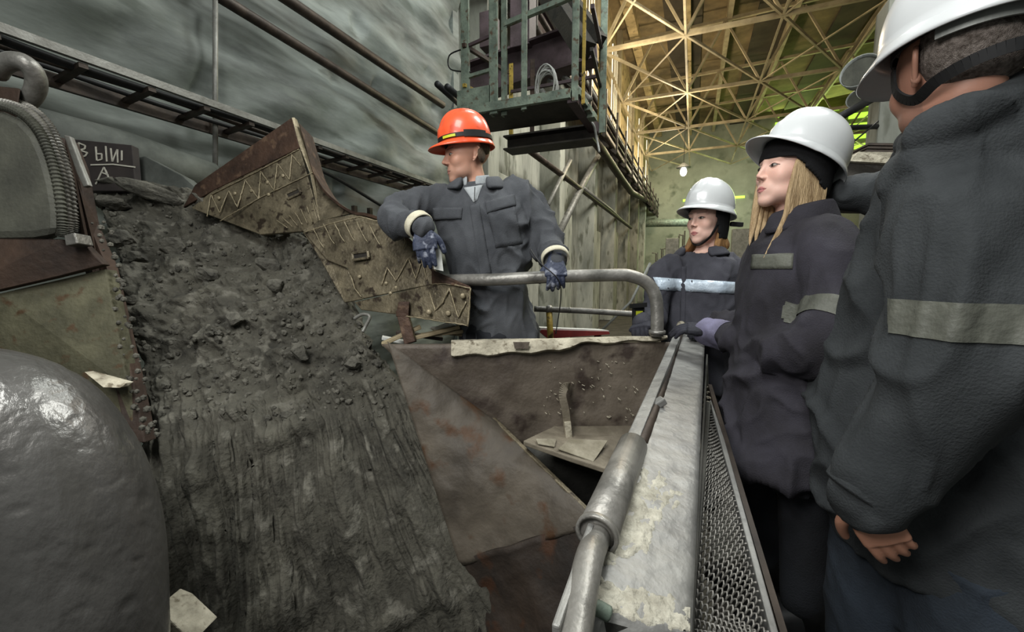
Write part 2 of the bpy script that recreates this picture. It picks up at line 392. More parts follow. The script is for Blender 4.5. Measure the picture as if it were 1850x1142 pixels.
# crane runway along the left wall
def run(name, x, z, y0, y1, w, h, m_, label, cat, I=False, group=None):
    b = BM()
    (ibeam if I else bar)(b, (x, y0, z), (x, y1, z), w, h)
    return tag(obj(name, b, M[m_]), label, cat, group)
run('crane_girder', -4.0, 7.6, 7.0, 45.5, .5, .9, 'mauve', 'long riveted crane runway girder along the left wall above the columns', 'girder', True)
b = BM(); bar(b, (-3.95, 7, 8.13), (-3.95, 45.5, 8.13), .10, .12); tag(obj('crane_rail', b, M['pipe']), 'dark crane rail lying on top of the runway girder', 'rail')
for k, (x, z, r) in enumerate([(-3.55, 7.1, .07), (-3.5, 7.4, .06), (-3.42, 7.75, .05), (-3.5, 6.6, .09)]):
    b = BM(); tube(b, [(x, 6, z), (x, 45.5, z)], r, 10)
    tag(obj('overhead_pipe', b, M['pipe' if k != 1 else 'pipeg'], smooth=True),
        ['dark pipe running along the girder flange', 'lighter grey pipe running beside the crane girder', 'thinnest and topmost pipe beside the crane girder', 'thick dark pipe hanging lowest below the crane girder'][k], 'pipe')
for k in range(14):
    b = BM(); y = 9 + k * 2.6; bar(b, (-3.3, y, 6.3), (-4.1, y, 7.0), .12, .12); bar(b, (-3.3, y, 6.35), (-3.3, y, 8.0), .08, .08)
    tag(obj('rail_bracket', b, M['dark']), ORD[k] + ' dark steel bracket below the crane girder, counted from the platform', 'bracket', 'brackets below the crane girder')
# pipes on the wall
def pipe(pts, r, m_, label, name='steel_pipe', seg_=12, group=None, cat='pipe'):
    b = BM(); tube(b, pts, r, seg_); return tag(obj(name, b, M[m_], smooth=True), label, cat, group)
x = -3.82
def wp(px, py, dx=0): return hit(px, py, 0, x + dx)
pipe([wp(330, -48), wp(405, 0), wp(600, 121), wp(790, 240)], .048, 'pipe', 'rusty dark pipe slanting across the left wall towards the orange helmet')
pipe([wp(440, -53), wp(520, 0), wp(800, 190)], .055, 'pipe', 'upper rusty dark pipe slanting across the left wall, above its neighbour')
pipe([wp(389, -60), wp(389, 300)], .02, 'pipeg', 'thin vertical grey conduit on the left wall', 'conduit')
pipe([hit(938, 258, 0, -4.1), hit(1040, 335, 0, -4.0), hit(1140, 412, 0, -3.9)], .09, 'pipe', 'black pipe sloping down under the platform along the far wall')
pipe([hit(1055, 340, 0, -3.9), hit(1105, 380, 0, -3.9), hit(1128, 402, 0, -3.9)], .06, 'pipeg', 'short grey pipe just below the black sloping pipe')
pipe([hit(1062, 240, 0, -3.6), hit(1090, 275, 0, -3.6), hit(1115, 312, 0, -3.6), hit(1140, 347, 0, -3.6), hit(1178, 368, 0, -3.6), hit(1190, 392, 0, -3.6)], .17, 'pipe', 'thick dark pipe with a bend above the far columns')
pipe([hit(1090, 265, 0, -4.0), hit(1060, 320, 0, -4.0), hit(1010, 420, 0, -4.0)], .12, 'pipeg', 'pale diagonal brace in front of the far columns', 'diagonal_brace', cat='brace')
pipe([hit(1030, 290, 0, -4.0), hit(990, 370, 0, -4.0)], .07, 'pipeg', 'short pale brace left of the longer diagonal one', 'diagonal_brace', cat='brace')
pipe([hit(1175, 475, 1, 7.5), hit(1140, 545, 1, 7.5), hit(1080, 604, 1, 7.5)], .022, 'cable', 'thin pale rope hanging diagonally behind the guard rail', 'rope', cat='rope')
pipe([hit(1150, 404, 1, 40), hit(1250, 402, 1, 40)], .33, 'green', 'pale green horizontal duct far away on the end wall', 'duct', 16, cat='duct')
# cable tray with rungs
ct = thing('cable_tray', (-3.6, 0.2, 2.42), 'long sagging cable tray with open rungs fixed low along the left wall', 'cable tray')
for xx, zz, w, h, mm in [(-3.5, 2.47, .035, .05, 'pipeg'), (-3.88, 2.40, .035, .09, 'pipe')]:
    b = BM(); bar(b, (xx, .2, zz), (xx, 7.4, zz - .08), w, h); obj('side_rail', b, M[mm], parent=ct)
for k in range(20):
    y = .4 + k * .36; b = BM(); bar(b, (-3.5, y, 2.42 - .004 * k), (-3.9, y + .02, 2.40 - .004 * k), .045, .03); obj('rung', b, M['pipe'], parent=ct)
for k, (xx, r, mm) in enumerate([(-3.58, .028, 'black'), (-3.66, .022, 'pipe'), (-3.80, .020, 'black')]):
    pts = [(xx + .015 * math.sin(i * 1.7 + k), .2 + i * .6, 2.44 + .012 * math.sin(i * 2.1 + k * 2) - .006 * i) for i in range(13)]
    b = BM(); tube(b, [Vector(q[:3]) for q in catmull(pts, 4)], r, 8); obj('cable', b, M[mm], parent=ct, smooth=True)
pipe([Vector(q) for q in catmull([hit(468, 258, 0, -3.66), hit(600, 318, 0, -3.7), hit(690, 372, 0, -3.7), hit(760, 410, 0, -3.7)], 6)], .02, 'black', 'loose black cable drooping below the cable tray', 'hanging_cable', cat='cable')
b = BM(); tube(b, [hit(60, 235, 0, -3.7), hit(230, 275, 0, -3.7), hit(380, 325, 0, -3.7)], .14, 16); tag(obj('low_pipe', b, M['wall_low'], smooth=True), 'fat dusty pipe low on the wall below the cable tray', 'pipe')
# low wall pieces seen between plate and man
for k, px in enumerate((640, 668, 694, 722)):
    b = BM(); a = hit(px, 372 + k * 4, 0, -3.85); bar(b, a, a - Vector((0, 0, .7)), .05, .05)
    tag(obj('wall_stud', b, M['pipe']), ['leftmost', 'second', 'third', 'rightmost'][k] + ' short dark vertical bar on the wall behind the steel plates', 'bar', 'dark bars on the wall behind the plates')

# ------------------------------------------------------------------ service platform (hall axes)
Z0 = 2.9; Y0, Y1 = 4.3, 5.35; X0, X1 = -2.5, -1.2
pl = thing('service_platform', (-1.8, 4.8, Z0), 'green steel service platform with railings hanging from the crane structure', 'platform')
b = BM(); box(b, (X0, Y0, Z0), (X1, Y1 - .35, Z0 + .04)); obj('deck', b, M['dark'], parent=pl)
b = BM(); bar(b, (X0 - .1, Y0, Z0 + .02), (X1, Y0, Z0 + .02), .05, .09); obj('edge_angle', b, M['green'], parent=pl)
b = BM(); ibeam(b, (X0 + .15, Y1, Z0 - .08), (X1 + .03, Y1, Z0 - .08), .3, .16, .02); obj('edge_beam', b, M['dark'], parent=pl)
b = BM(); box(b, (X1 - .04, Y0 + .02, Z0 - .06), (X1 + .06, Y1 + .1, Z0 + .06)); obj('end_channel', b, M['mauve'], parent=pl)
for k in range(4):
    b = BM(); box(b, (X1 - .02 + k * .025, Y0 + .05 + k * .14, Z0 + .02 - k * .03), (X1 + .08 + k * .02, Y0 + .2 + k * .14, Z0 + .08 - k * .03)); obj('step_plate', b, M['green'], parent=pl)
b = BM(); box(b, (X0 - .02, Y0 + .02, Z0 + .04), (X0 + .4, Y0 + .05, Z0 + .26)); obj('kick_plate', b, M['green'], parent=pl)
b = BM(); box(b, (-1.72, Y0 + .05, Z0 + .04), (-1.3, Y0 + .3, Z0 + .06)); obj('debris', b, M['olive'], parent=pl)
H = 2.6
for xx, yy, w, mm in [(-2.06, Y0 + .02, .085, 'green'), (-1.97, Y0 + .1, .06, 'green'), (-1.71, Y0 + .03, .055, 'green'), (-1.16, Y0 + .02, .06, 'green'), (-1.1, Y0 + .12, .03, 'yellow'), (-2.42, Y0 + .05, .09, 'green'), (-1.1, Y1 + .05, .07, 'green'), (-1.14, Y1 + .1, .05, 'yellow'), (-2.0, Y1, .05, 'brown'), (-2.3, Y1, .05, 'yellow')]:
    b = BM(); angle_bar(b, (xx, yy, Z0 - .05), (xx, yy, Z0 + (H if mm == 'green' else .95)), w, w * .35, Vector((0, 1, 0))); obj('post', b, M[mm], parent=pl)
for a, c, w, mm in [((-1.02, Y0 + .1, 3.75), (-1.14, Y1 + .1, 3.85), .04, 'mauve'), ((-1.02, Y0 + .1, 3.35), (-1.14, Y1 + .1, 3.4), .035, 'dark'), ((-2.42, Y0 + .05, 3.3), (-2.06, Y0 + .05, 3.33), .035, 'green'), ((-2.42, Y0 + .05, 3.62), (-2.06, Y0 + .05, 3.68), .03, 'mauve'),
                    ((-2.42, Y0, 3.62), (-2.35, Y1, 3.75), .04, 'brown'), ((-2.42, Y0, 3.2), (-2.35, Y1, 3.3), .035, 'yellow'), ((-1.97, Y0 + .1, 3.78), (-1.13, Y0 + .1, 3.9), .05, 'green'), ((-2.3, Y1, 3.5), (-1.14, Y1, 3.5), .035, 'mauve')]:
    b = BM(); bar(b, a, c, w, w); obj('guard_bar', b, M[mm], parent=pl)
# cable coil on deck
b = BM(); c0 = Vector((-1.55, Y0 + .25, Z0 + .24))
pts = []
for i in range(9 * 22 + 1):
    a = 2 * math.pi * i / 22; r = .11 + .012 * math.sin(i * .37)
    pts.append(c0 + Vector((r * math.cos(a), .05 * math.sin(i * .013 * 5) + i * .0004, r * 1.75 * math.sin(a) + .01 * math.sin(i * .21))))
tube(b, pts, .008, 6); tag(obj('cable_coil', b, M['cable'], smooth=True), 'coil of pale grey cable standing upright on the platform deck', 'cable')
# brown I beam and dark diagonal behind
b = BM(); ibeam(b, (-3.4, 6.2, 4.1), (-1.35, 6.1, 4.28), .3, .50, .03); tag(obj('crane_beam', b, M['mauve']), 'plum brown steel I-beam behind the platform posts', 'beam')
b = BM(); bar(b, (-2.2, 5.9, 5.3), (-1.28, 5.2, 3.75), .2, .2); bar(b, (-2.0, 5.9, 5.35), (-1.1, 5.25, 3.85), .1, .1); obj('diagonal_strut', b, M['dark'], parent=pl)
b = BM(); box(b, (-3.1, 6.0, 4.5), (-2.9, 6.3, 5.0)); box(b, (-2.6, 6.0, 4.4), (-2.3, 6.3, 5.4)); tag(obj('bracket_block', b, M['mauve'], bevel=.01), 'brown steel block standing on top of the plum beam', 'bracket')
for k in range(3):
    pipe([(-2.25 + k * .22, 6.12, 3.90), (-1.85 + k * .25, 5.8, 3.42)], .04, 'pipeg', ['leftmost of three slanted grey tubes behind the cable coil', 'middle one of three slanted grey tubes behind the cable coil', 'rightmost of three slanted grey tubes behind the cable coil'][k], 'slanted_tube', cat='tube')
for k, px in enumerate((790, 808)):
    pipe([hit(px, 152 + k * 5, 1, 5.2), hit(px + 48, 196 + k * 2, 1, 6.4)], .045, 'black', ['black pipe stub left of the platform, outer one', 'black pipe stub left of the platform, nearer its post'][k], 'pipe_stub')
pipe([Vector(q) for q in catmull([hit(838, 88, 1, 4.35), hit(812, 100, 1, 4.4), hit(814, 125, 1, 4.4), hit(850, 130, 1, 4.35)], 6)], .008, 'black', 'loop of thin black wire beside the left platform post', 'wire_loop', 6, cat='wire')
pipe([Vector(q) for q in catmull([hit(1058, 215, 1, 5.0), hit(1072, 225, 1, 5.0), hit(1078, 250, 1, 5.1), hit(1083, 275, 1, 5.1)], 6)], .014, 'cable', 'pale rope end dangling from the platform corner', 'dangling_rope', 6, cat='rope')
# far clutter at the end wall
for k in range(26):
    px = 1185 + (k * 37) % 175; a = hit(px, 470, 1, 34 + (k % 5) * 2); h = .5 + (k * 7 % 11) * .16
    b = BM(); tube(b, [Vector((a.x, a.y, -1.6)), a + Vector((0, 0, h)), a + Vector((.3 * ((k % 3) - 1), 0, h + .05))], .06, 6)
    tag(obj('stand_pipe', b, M['pipeg']), 'small distant upright pipe near the end wall', 'pipe', 'upright pipes by the end wall')
for k, (px, py, w, h) in enumerate([(1338, 425, 1.1, .8), (1215, 440, .9, .7), (1372, 440, .8, 1.6)]):
    a = hit(px, py, 1, 33); b = BM(); box(b, Vector((a.x - w / 2, a.y - .4, -1.6)), a + Vector((w / 2, .4, h / 2)))
    tag(obj('far_cabinet', b, M['shade'], bevel=.03), ['pale distant cabinet just left of the blonde woman', 'pale distant cabinet left of the smaller woman', 'tall pale distant cabinet behind the blonde woman'][k], 'cabinet')
# high bay bulb lamp far away
hb = hit(1235, 303, 1, 30); t = thing('pendant_lamp', hb, 'small bright white pendant lamp far off under the roof trusses', 'lamp')
b = BM(); ball(b, hb - Vector((0, 0, .25)), .2, .2, .28); obj('bulb', b, M['bulb'], parent=t, smooth=True)
b = BM(); tube(b, [hb, hb + Vector((0, 0, .12)), hb + Vector((0, 0, .3))], [.45, .3, .08], 16); obj('shade', b, M['shade'], parent=t, smooth=True)
b = BM(); tube(b, [hb + Vector((0, 0, .3)), Vector((hb.x, hb.y, 15))], .02, 6); obj('cord', b, M['black'], parent=t)
# two floodlight housings near the tall man's helmet
def flood(px, py, d, r, label, face):
    c = P(px, py, d); t = thing('floodlight', c, label, 'lamp'); f = Vector(face).normalized()
    b = BM(); tube(b, [c - f * r * 1.5, c - f * r * 1.2, c - f * r * .5, c + f * r * .05], [r * .25, r * .6, r * .92, r], 24, False)
    o = obj('lamp_shade', b, M['shade'], parent=t, smooth=True); s = o.modifiers.new('s', 'SOLIDIFY'); s.thickness = .01
    b = BM(); tube(b, [c - f * r * .15, c - f * r * .1], r * .9, 24); obj('lens', b, M['housing'], parent=t)
    pc_ = P(1592, 330, 5.2); b = BM(); tube(b, [c - f * r * 1.4, Vector((pc_.x, pc_.y - .15, (c - f * r * 1.4).z))], .025, 8); obj('hanger', b, M['pipe'], parent=t)
flood(1553, 128, 5, .20, 'larger grey floodlight housing hanging beside the tall man\'s helmet', (-.5, -.8, .25))
flood(1549, 178, 5.6, .13, 'smaller grey floodlight housing hanging below the larger one', (-.5, -.8, .25))
pipe([P(1488, 228, 4.6), P(1600, 165, 5.1)], .045, 'black', 'thick black diagonal pole above the blonde woman', 'pole', cat='pole')
pipe([P(1500, 232, 4.7), P(1600, 228, 5.1)], .03, 'black', 'short black horizontal bar behind the tall man\'s face', 'cross_bar', cat='bar')
pipe([P(1535, 262, 4.7), P(1600, 208, 5.1)], .009, 'black', 'thin black stay wire beneath the diagonal pole', 'stay_wire', 6, cat='wire')
b = BM(); a = P(1592, 330, 5.2); box(b, (a.x - .14, a.y - .2, -1.6), (a.x + .22, a.y + .2, 4.3)); tag(obj('grey_pillar', b, M['conc'], bevel=.02), 'pale grey pillar behind the tall man\'s chin', 'pillar')
mc = thing('machine_hood', P(1590, 320, 2.9), 'dark machine hood with a pale top rim and louvred cap behind the tall man', 'hood')
b = BM(); slab(b, [P(1538, 290, 2.9), P(1500, 345, 2.9), P(1700, 345, 2.7), P(1700, 285, 2.7)], CF * .6); obj('body', b, M['dark'], parent=mc)
b = BM(); slab(b, [P(1552, 274, 2.88), P(1536, 291, 2.88), P(1700, 300, 2.68), P(1700, 276, 2.68)], CF * .62); obj('rim', b, M['pale'], parent=mc)
for k in range(3):
    b = BM(); slab(b, [P(1570 - k * 2, 258 + k * 6, 2.95), P(1568 - k * 2, 262 + k * 6, 2.95), P(1700, 264 + k * 6, 2.8), P(1700, 260 + k * 6, 2.8)], CF * .5); obj('louvre', b, M['pipe'], parent=mc)
b = BM(); tube(b, [P(1600, 330, 3.2), P(1600, 330, 3.2) - UP * 2.2], .1, 10); obj('support', b, M['dark'], parent=mc)

# ------------------------------------------------------------------ decks the people stand on
b = BM(); box(b, (.12, -2.5, -.08), (3.2, 3.6, 0)); struct('floor_walkway', b, M['deck'])
b = BM(); slab(b, [Vector(q) for q in ((-2.6, 1.25, -.08), (.11, 2.42, -.08), (.11, 3.6, -.08), (-2.6, 3.6, -.08))], (0, 0, .08)); struct('floor_rear_deck', b, M['deck'])

# ------------------------------------------------------------------ feeder chute
ch = thing('chute', P(1000, 1140, 1.5), 'open steel feeder chute with rust brown walls below the bent pale lip', 'chute')
def sheet(bm, c00, c10, c11, c01, nx, ny, amp, th, freq=4, seed=0):
    """dented plate patch with thickness along its normal (c00->c10 = x, c00->c01 = y)"""
    c00, c10, c11, c01 = map(Vector, (c00, c10, c11, c01)); n = (c10 - c00).cross(c01 - c00).normalized(); g = []
    for i in range(nx + 1):
        r = []
        for j in range(ny + 1):
            u, v = i / nx, j / ny; p = (c00 * (1 - u) + c10 * u) * (1 - v) + (c01 * (1 - u) + c11 * u) * v
            r.append(p + n * (fbm(p * freq + Vector((seed, 0, 0)), 3) * amp))
        g.append(r)
    A = [[bm.verts.new(p) for p in r] for r in g]; B = [[bm.verts.new(p - n * th) for p in r] for r in g]
    for i in range(nx):
        for j in range(ny):
            bm.faces.new([A[i][j], A[i + 1][j], A[i + 1][j + 1], A[i][j + 1]]); bm.faces.new([B[i][j + 1], B[i + 1][j + 1], B[i + 1][j], B[i][j]])
    ring = [(i, 0) for i in range(nx + 1)] + [(nx, j) for j in range(1, ny + 1)] + [(i, ny) for i in range(nx - 1, -1, -1)] + [(0, j) for j in range(ny - 1, 0, -1)]
    for k in range(len(ring)):
        (i, j), (i2, j2) = ring[k], ring[(k + 1) % len(ring)]
        bm.faces.new([A[i][j], A[i2][j2], B[i2][j2], B[i][j]])
DL = 1.8
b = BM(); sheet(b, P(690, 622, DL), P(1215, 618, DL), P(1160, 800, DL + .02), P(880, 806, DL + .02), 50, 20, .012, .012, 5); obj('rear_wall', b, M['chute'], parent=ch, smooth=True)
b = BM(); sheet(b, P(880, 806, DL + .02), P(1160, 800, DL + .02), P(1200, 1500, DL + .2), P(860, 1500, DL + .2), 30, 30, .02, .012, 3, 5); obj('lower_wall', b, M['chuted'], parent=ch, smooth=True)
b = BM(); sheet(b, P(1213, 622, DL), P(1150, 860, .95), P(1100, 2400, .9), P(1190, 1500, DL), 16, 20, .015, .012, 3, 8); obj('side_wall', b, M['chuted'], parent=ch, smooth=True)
# shelf with tapered tip
b = BM(); slab(b, [P(945, 796, 1.62), P(1000, 770, 1.80), P(1190, 768, 1.80), P(1200, 872, 1.50), P(1110, 852, 1.52), P(1030, 826, 1.56)], (0, 0, -.02)); obj('shelf', b, M['shelfm'], parent=ch, bevel=.004)
for q in [[(968, 794, 1.63), (1005, 794, 1.66), (1002, 808, 1.60), (972, 803, 1.60)], [(1030, 794, 1.66), (1098, 797, 1.66), (1072, 835, 1.555), (1008, 812, 1.585)]]:
    b = BM(); slab(b, [P(*w_) + UP * .003 for w_ in q], (0, 0, -.003)); obj('dust_patch', b, M['dustp'], parent=ch)
# rust liner sloping down to the throat
b = BM(); sheet(b, P(700, 618, 1.795), P(900, 765, 1.79), P(1078, 945, 1.46), P(830, 1020, 1.62), 40, 40, .02, .02, 4, 2); obj('liner', b, M['chute2'], parent=ch, smooth=True)
b = BM(); sheet(b, P(820, 1010, 1.63), P(1080, 940, 1.43), P(1030, 1350, 1.35), P(840, 1350, 1.62), 30, 30, .03, .02, 4, 3); obj('throat_shade_plate', b, M['throat_shade'], parent=ch, smooth=True)  # lower liner split off and coloured dark to stand for the pit's shade
b = BM(); bar(b, P(890, 758, 1.79), P(1074, 938, 1.46), .020, .025); obj('liner_rim', b, M['plate'], parent=ch, bevel=.004)
b = BM(); box(b, P(1000, 1140, 1.5) + Vector((-.9, -.7, -1.3)), P(1000, 1140, 1.5) + Vector((.4, .5, -1.25))); obj('throat_floor', b, M['chuted'], parent=ch)
# hanging hook strap
pts = catmull([P(1026, 790, 1.74), P(1022, 745, 1.72), P(1016, 715, 1.715), P(1020, 700, 1.735), P(1028, 697, 1.77)], 6)
b = BM()
for p, q in zip(pts, pts[1:]): bar(b, Vector(p), Vector(q), .030, .013, CF)
obj('hook_strap', b, M['shelfm'], parent=ch)
b = BM(); bar(b, P(1028, 792, 1.72), P(1025, 762, 1.715), .026, .018, CF); obj('strap_tip', b, M['pale'], parent=ch)
# weld scars
random.seed(3); b = BM()
for k in range(60):
    px = random.uniform(980, 1150); py = random.uniform(650, 760); a = P(px, py, DL - .012 ); L_ = random.uniform(.003, .014)
    bar(b, a, a + (CR * random.uniform(.4, 1) - UP * random.uniform(.2, 1)).normalized() * L_, .003, .003, CF)
tag(obj('scratches', b, M['pale'], parent=ch), kind='stuff')
# bent pale lip
b = BM(); top = catmull([(815, 614, 0), (900, 612, 0), (1000, 611, 0), (1100, 608, 0), (1206, 606, 0)], 10); N_ = len(top); ringA = []
for i, (px, py, _) in enumerate(top):
    u = i / (N_ - 1); dr = np.interp(u, [0, .2, .35, .52, .62, .8, 1], [28, 28, 25, 22, 10, 10, 6]) + 2 * math.sin(i * .9) + 1.5 * noise.noise(Vector((i * .7, 0, 0)))
    p0 = P(px, py, DL + .035); p1 = P(px, py + dr * .12, DL - .02); p2 = P(px, py + dr, DL - .045 + .012 * math.sin(u * 9)); p3 = P(px, py + dr + 3, DL - .01)
    ringA.append([b.verts.new(p) for p in (p0, p1, p2, p3)])
for A, B in zip(ringA, ringA[1:]):
    for k in range(4): b.faces.new([A[k], A[(k + 1) % 4], B[(k + 1) % 4], B[k]])
b.faces.new(ringA[0]); b.faces.new(ringA[-1][::-1]); obj('bent_lip', b, M['pale'], parent=ch, bevel=.003)
b = BM(); sheet(b, P(927, 618, DL - .05), P(957, 618, DL - .05), P(954, 630, DL - .05), P(930, 630, DL - .05), 6, 3, .001, .006); obj('lip_slot', b, M['chute'], parent=ch)
# debris between chute and plates
deb = [(690, 622, 760, 590, 'wood'), (742, 612, 830, 590, 'wood'), (760, 606, 836, 598, 'wood'), (716, 600, 800, 612, 'pipe'), (800, 600, 860, 607, 'wood'), (690, 610, 740, 620, 'paper')]
for k, (x0, y0, x1, y1, mm) in enumerate(deb):
    b = BM(); a, c = P(x0, y0, 1.86 + .02 * k), P(x1, y1, 1.90 + .02 * k); bar(b, a, c, .05, .016)
    tag(obj('timber_scrap', b, M[mm], bevel=.003), ['weathered lath leaning at the left end of the chute lip', 'pale lath lying under the steel plate tip', 'short upper lath under the steel plate tip', 'dark scrap strip beside the laths', 'small block end by the worker\'s leg', 'small pale strip at the chute corner'][k], 'scrap')
b = BM(); sheet(b, P(775, 592, 1.9), P(815, 582, 1.9), P(832, 590, 1.94), P(790, 600, 1.94), 8, 4, .012, .002, 20); tag(obj('crumpled_sheet', b, M['paper'], smooth=True), 'crumpled bluish white sheet lying under the plate tip', 'sheet')
b = BM(); tube(b, catmull([P(640, 576, 1.95), P(655, 568, 1.94), P(668, 572, 1.93), P(660, 590, 1.93), P(655, 600, 1.92)], 5), .008, 8); tag(obj('bent_rod', b, M['pipeg'], smooth=True), 'bent pale metal rod poking out of the ore below the plate', 'rod')
b = BM(); hexa(b, [P(715, 572, 1.84), P(738, 572, 1.84), P(738, 572, 1.90), P(715, 572, 1.90), P(720, 545, 1.84), P(740, 545, 1.84), P(740, 545, 1.90), P(720, 545, 1.90)]); b2 = b
bar(b, P(726, 560, 1.86), P(742, 620, 1.84), .05, .03, CF); tag(obj('strut_leg', b, M['plated'], bevel=.003), 'rust brown steel leg holding up the lower plate', 'strut')
# guard rail on the lip
def rail(pts, r, m_, name, label, joints=()):
    c = catmull(pts, 10); t = thing(name, Vector(c[-1][:3]), label, 'rail')
    b = BM(); tube(b, c, r, 20); obj('tube', b, M[m_], parent=t, smooth=True)
    for j in joints:
        a = Vector(c[j][:3]); d = (Vector(c[j + 1][:3]) - a).normalized(); b = BM(); tube(b, [a - d * .005, a + d * .005], r * 1.06, 20); obj('weld_ring', b, M['steel'], parent=t, smooth=True)
    return t
g = rail([P(800, 506, 1.90), P(840, 506, 1.83), P(900, 505, 1.77), P(1000, 500, 1.75), P(1110, 497, 1.75), P(1140, 499, 1.75), P(1168, 511, 1.76), P(1183, 533, 1.76), P(1187, 560, 1.76), P(1187, 608, 1.76)], .026, 'steel', 'guard_rail', 'thick bent steel tube hand rail standing on the chute lip', (30,))
b = BM(); c_ = P(1187, 603, 1.76); tube(b, [c_, c_ + UP * .014], .034, 20); obj('foot_collar', b, M['steel'], parent=g, smooth=True)
g = rail([P(965, 558, 2.3), P(1060, 562, 2.3), P(1152, 568, 2.28)], .016, 'steel', 'lower_rail', 'thinner horizontal steel rail on a yellow post behind the chute', (7,))
b = BM(); tube(b, [P(992, 560, 2.3), P(996, 640, 2.3)], .017, 14); obj('post', b, M['yellow'], parent=g, smooth=True)
b = BM(); ball(b, P(992, 559, 2.3), .024); obj('joint', b, M['steel'], parent=g, smooth=True)
b = BM(); slab(b, [P(978, 596, 2.7), P(1100, 599, 2.7), P(1102, 604, 2.7), P(990, 612, 2.7), P(976, 600, 2.7)], CF * .3); bar(b, P(1000, 606, 2.8), Vector((P(1000, 606, 2.8).x, P(1000, 606, 2.8).y, 0)), .04, .04); bar(b, P(1080, 604, 2.8), Vector((P(1080, 604, 2.8).x, P(1080, 604, 2.8).y, 0)), .04, .04)
tag(obj('red_tray', b, M['red']), 'low red edged tray lying behind the yellow post', 'tray')
b = BM(); slab(b, [P(976, 592, 2.72), P(1100, 597, 2.72), P(1100, 599, 2.72), P(976, 597, 2.72)], CF * .3); tag(obj('white_strip', b, M['paper']), 'thin white strip on top of the red tray', 'strip')
b = BM(); tube(b, catmull([P(958, 450, 1.72), P(975, 474, 1.70), P(1008, 505, 1.69), P(1013, 540, 1.8), P(1004, 603, 1.86)], 8), .0025, 6); tag(obj('thin_wire', b, M['black'], smooth=True), 'thin dark wire hanging from the worker\'s gloved hand to the lip', 'wire')

# ------------------------------------------------------------------ heavy dusty beam with tubes and wire mesh guard
bt = thing('channel_beam', P(1160, 1142, .55) - UP * .2, 'dust crusted pale steel beam running from lower centre up to the women\'s hands', 'beam')
NL, NR = P(1062, 1100, .555), P(1250, 1150, .55); FL, FR = P(1226, 603, 1.95), P(1274, 603, 1.95)
b = BM(); nx = 160; g0 = []
for i in range(nx + 1):
    u = i / nx; L0 = NL.lerp(FL, u); R0 = NR.lerp(FR, u); r = []
    if i == 0: L0 = L0 + (FL - NL) * .0
    for j in range(13):
        v = j / 12; p = L0.lerp(R0, v); ed = (.004 if j in (0, 12) else 0)
        p = p + UP * (fbm(p * 26, 4) * .0022 + .0006 * math.sin(u * 160 + 3 * v) - ed)
        if i == 0: p = p - (FL - NL).normalized() * (.02 * noise.noise(Vector((v * 6, 0, 0))))
        r.append(b.verts.new(p))
    r.append(b.verts.new(R0 - UP * .075)); r.append(b.verts.new(L0 - UP * .075 )); g0.append(r)
for A, B in zip(g0, g0[1:]):
    for k in range(15): b.faces.new([A[k], A[(k + 1) % 15], B[(k + 1) % 15], B[k]])
b.faces.new(g0[0]); b.faces.new(g0[-1][::-1]); obj('top_flange', b, M['beam'], parent=bt, smooth=True)
# dust crusts: thin irregular lumps lying on the beam
def onbeam(px, py):
    n = (FL - NL).cross(NR - NL).normalized(); r = ray(px, py); return CAM + r * ((NL - CAM).dot(n) / r.dot(n))
def crust(outline, th, name='dust_crust', mm='dustc'):
    b = BM(); pts = [Vector((p[0], p[1])) for p in outline]; xs = [p[0] for p in outline]; ys = [p[1] for p in outline]
    st = 3.0; nx_ = int((max(xs) - min(xs)) / st) + 1; ny_ = int((max(ys) - min(ys)) / st) + 1; vs = {}
    def inside(x, y):
        c = False; j = len(outline) - 1
        for i in range(len(outline)):
            xi, yi = outline[i]; xj, yj = outline[j]
            if (yi > y) != (yj > y) and x < (xj - xi) * (y - yi) / (yj - yi) + xi: c = not c
            j = i
        return c
    def hh(x, y):
        n0 = noise.noise(Vector((x * .06, y * .06, 0))) + .5 * noise.noise(Vector((x * .16, y * .16, 2)))
        x2, y2 = x + 14 * noise.noise(Vector((x * .05, y * .05, 7))), y + 14 * noise.noise(Vector((x * .05, y * .05, 11)))
        return (.5 + n0 * .8) if inside(x2, y2) else -1
    for i in range(nx_ + 1):
        for j in range(ny_ + 1):
            x, y = min(xs) + i * st, min(ys) + j * st; h = hh(x, y)
            vs[i, j] = (b.verts.new(onbeam(x, y) + UP * (max(-.4, h) * th)), h)
    for i in range(nx_):
        for j in range(ny_):
            q = [vs[i, j], vs[i + 1, j], vs[i + 1, j + 1], vs[i, j + 1]]
            if max(h for _, h in q) > 0: b.faces.new([v for v, _ in q])
    loose = [v for v in b.verts if not v.link_faces]; bmesh.ops.delete(b, geom=loose, context='VERTS')
    o = obj(name, b, M[mm], parent=bt, smooth=True); return o
crust([(1165, 838), (1185, 850), (1240, 900), (1238, 915), (1200, 930), (1160, 1010), (1120, 1010), (1085, 1030), (1100, 960), (1135, 900)], .0055)
crust([(1085, 1040), (1110, 1060), (1200, 1075), (1245, 1100), (1240, 1140), (1150, 1125), (1070, 1092)], .0045)
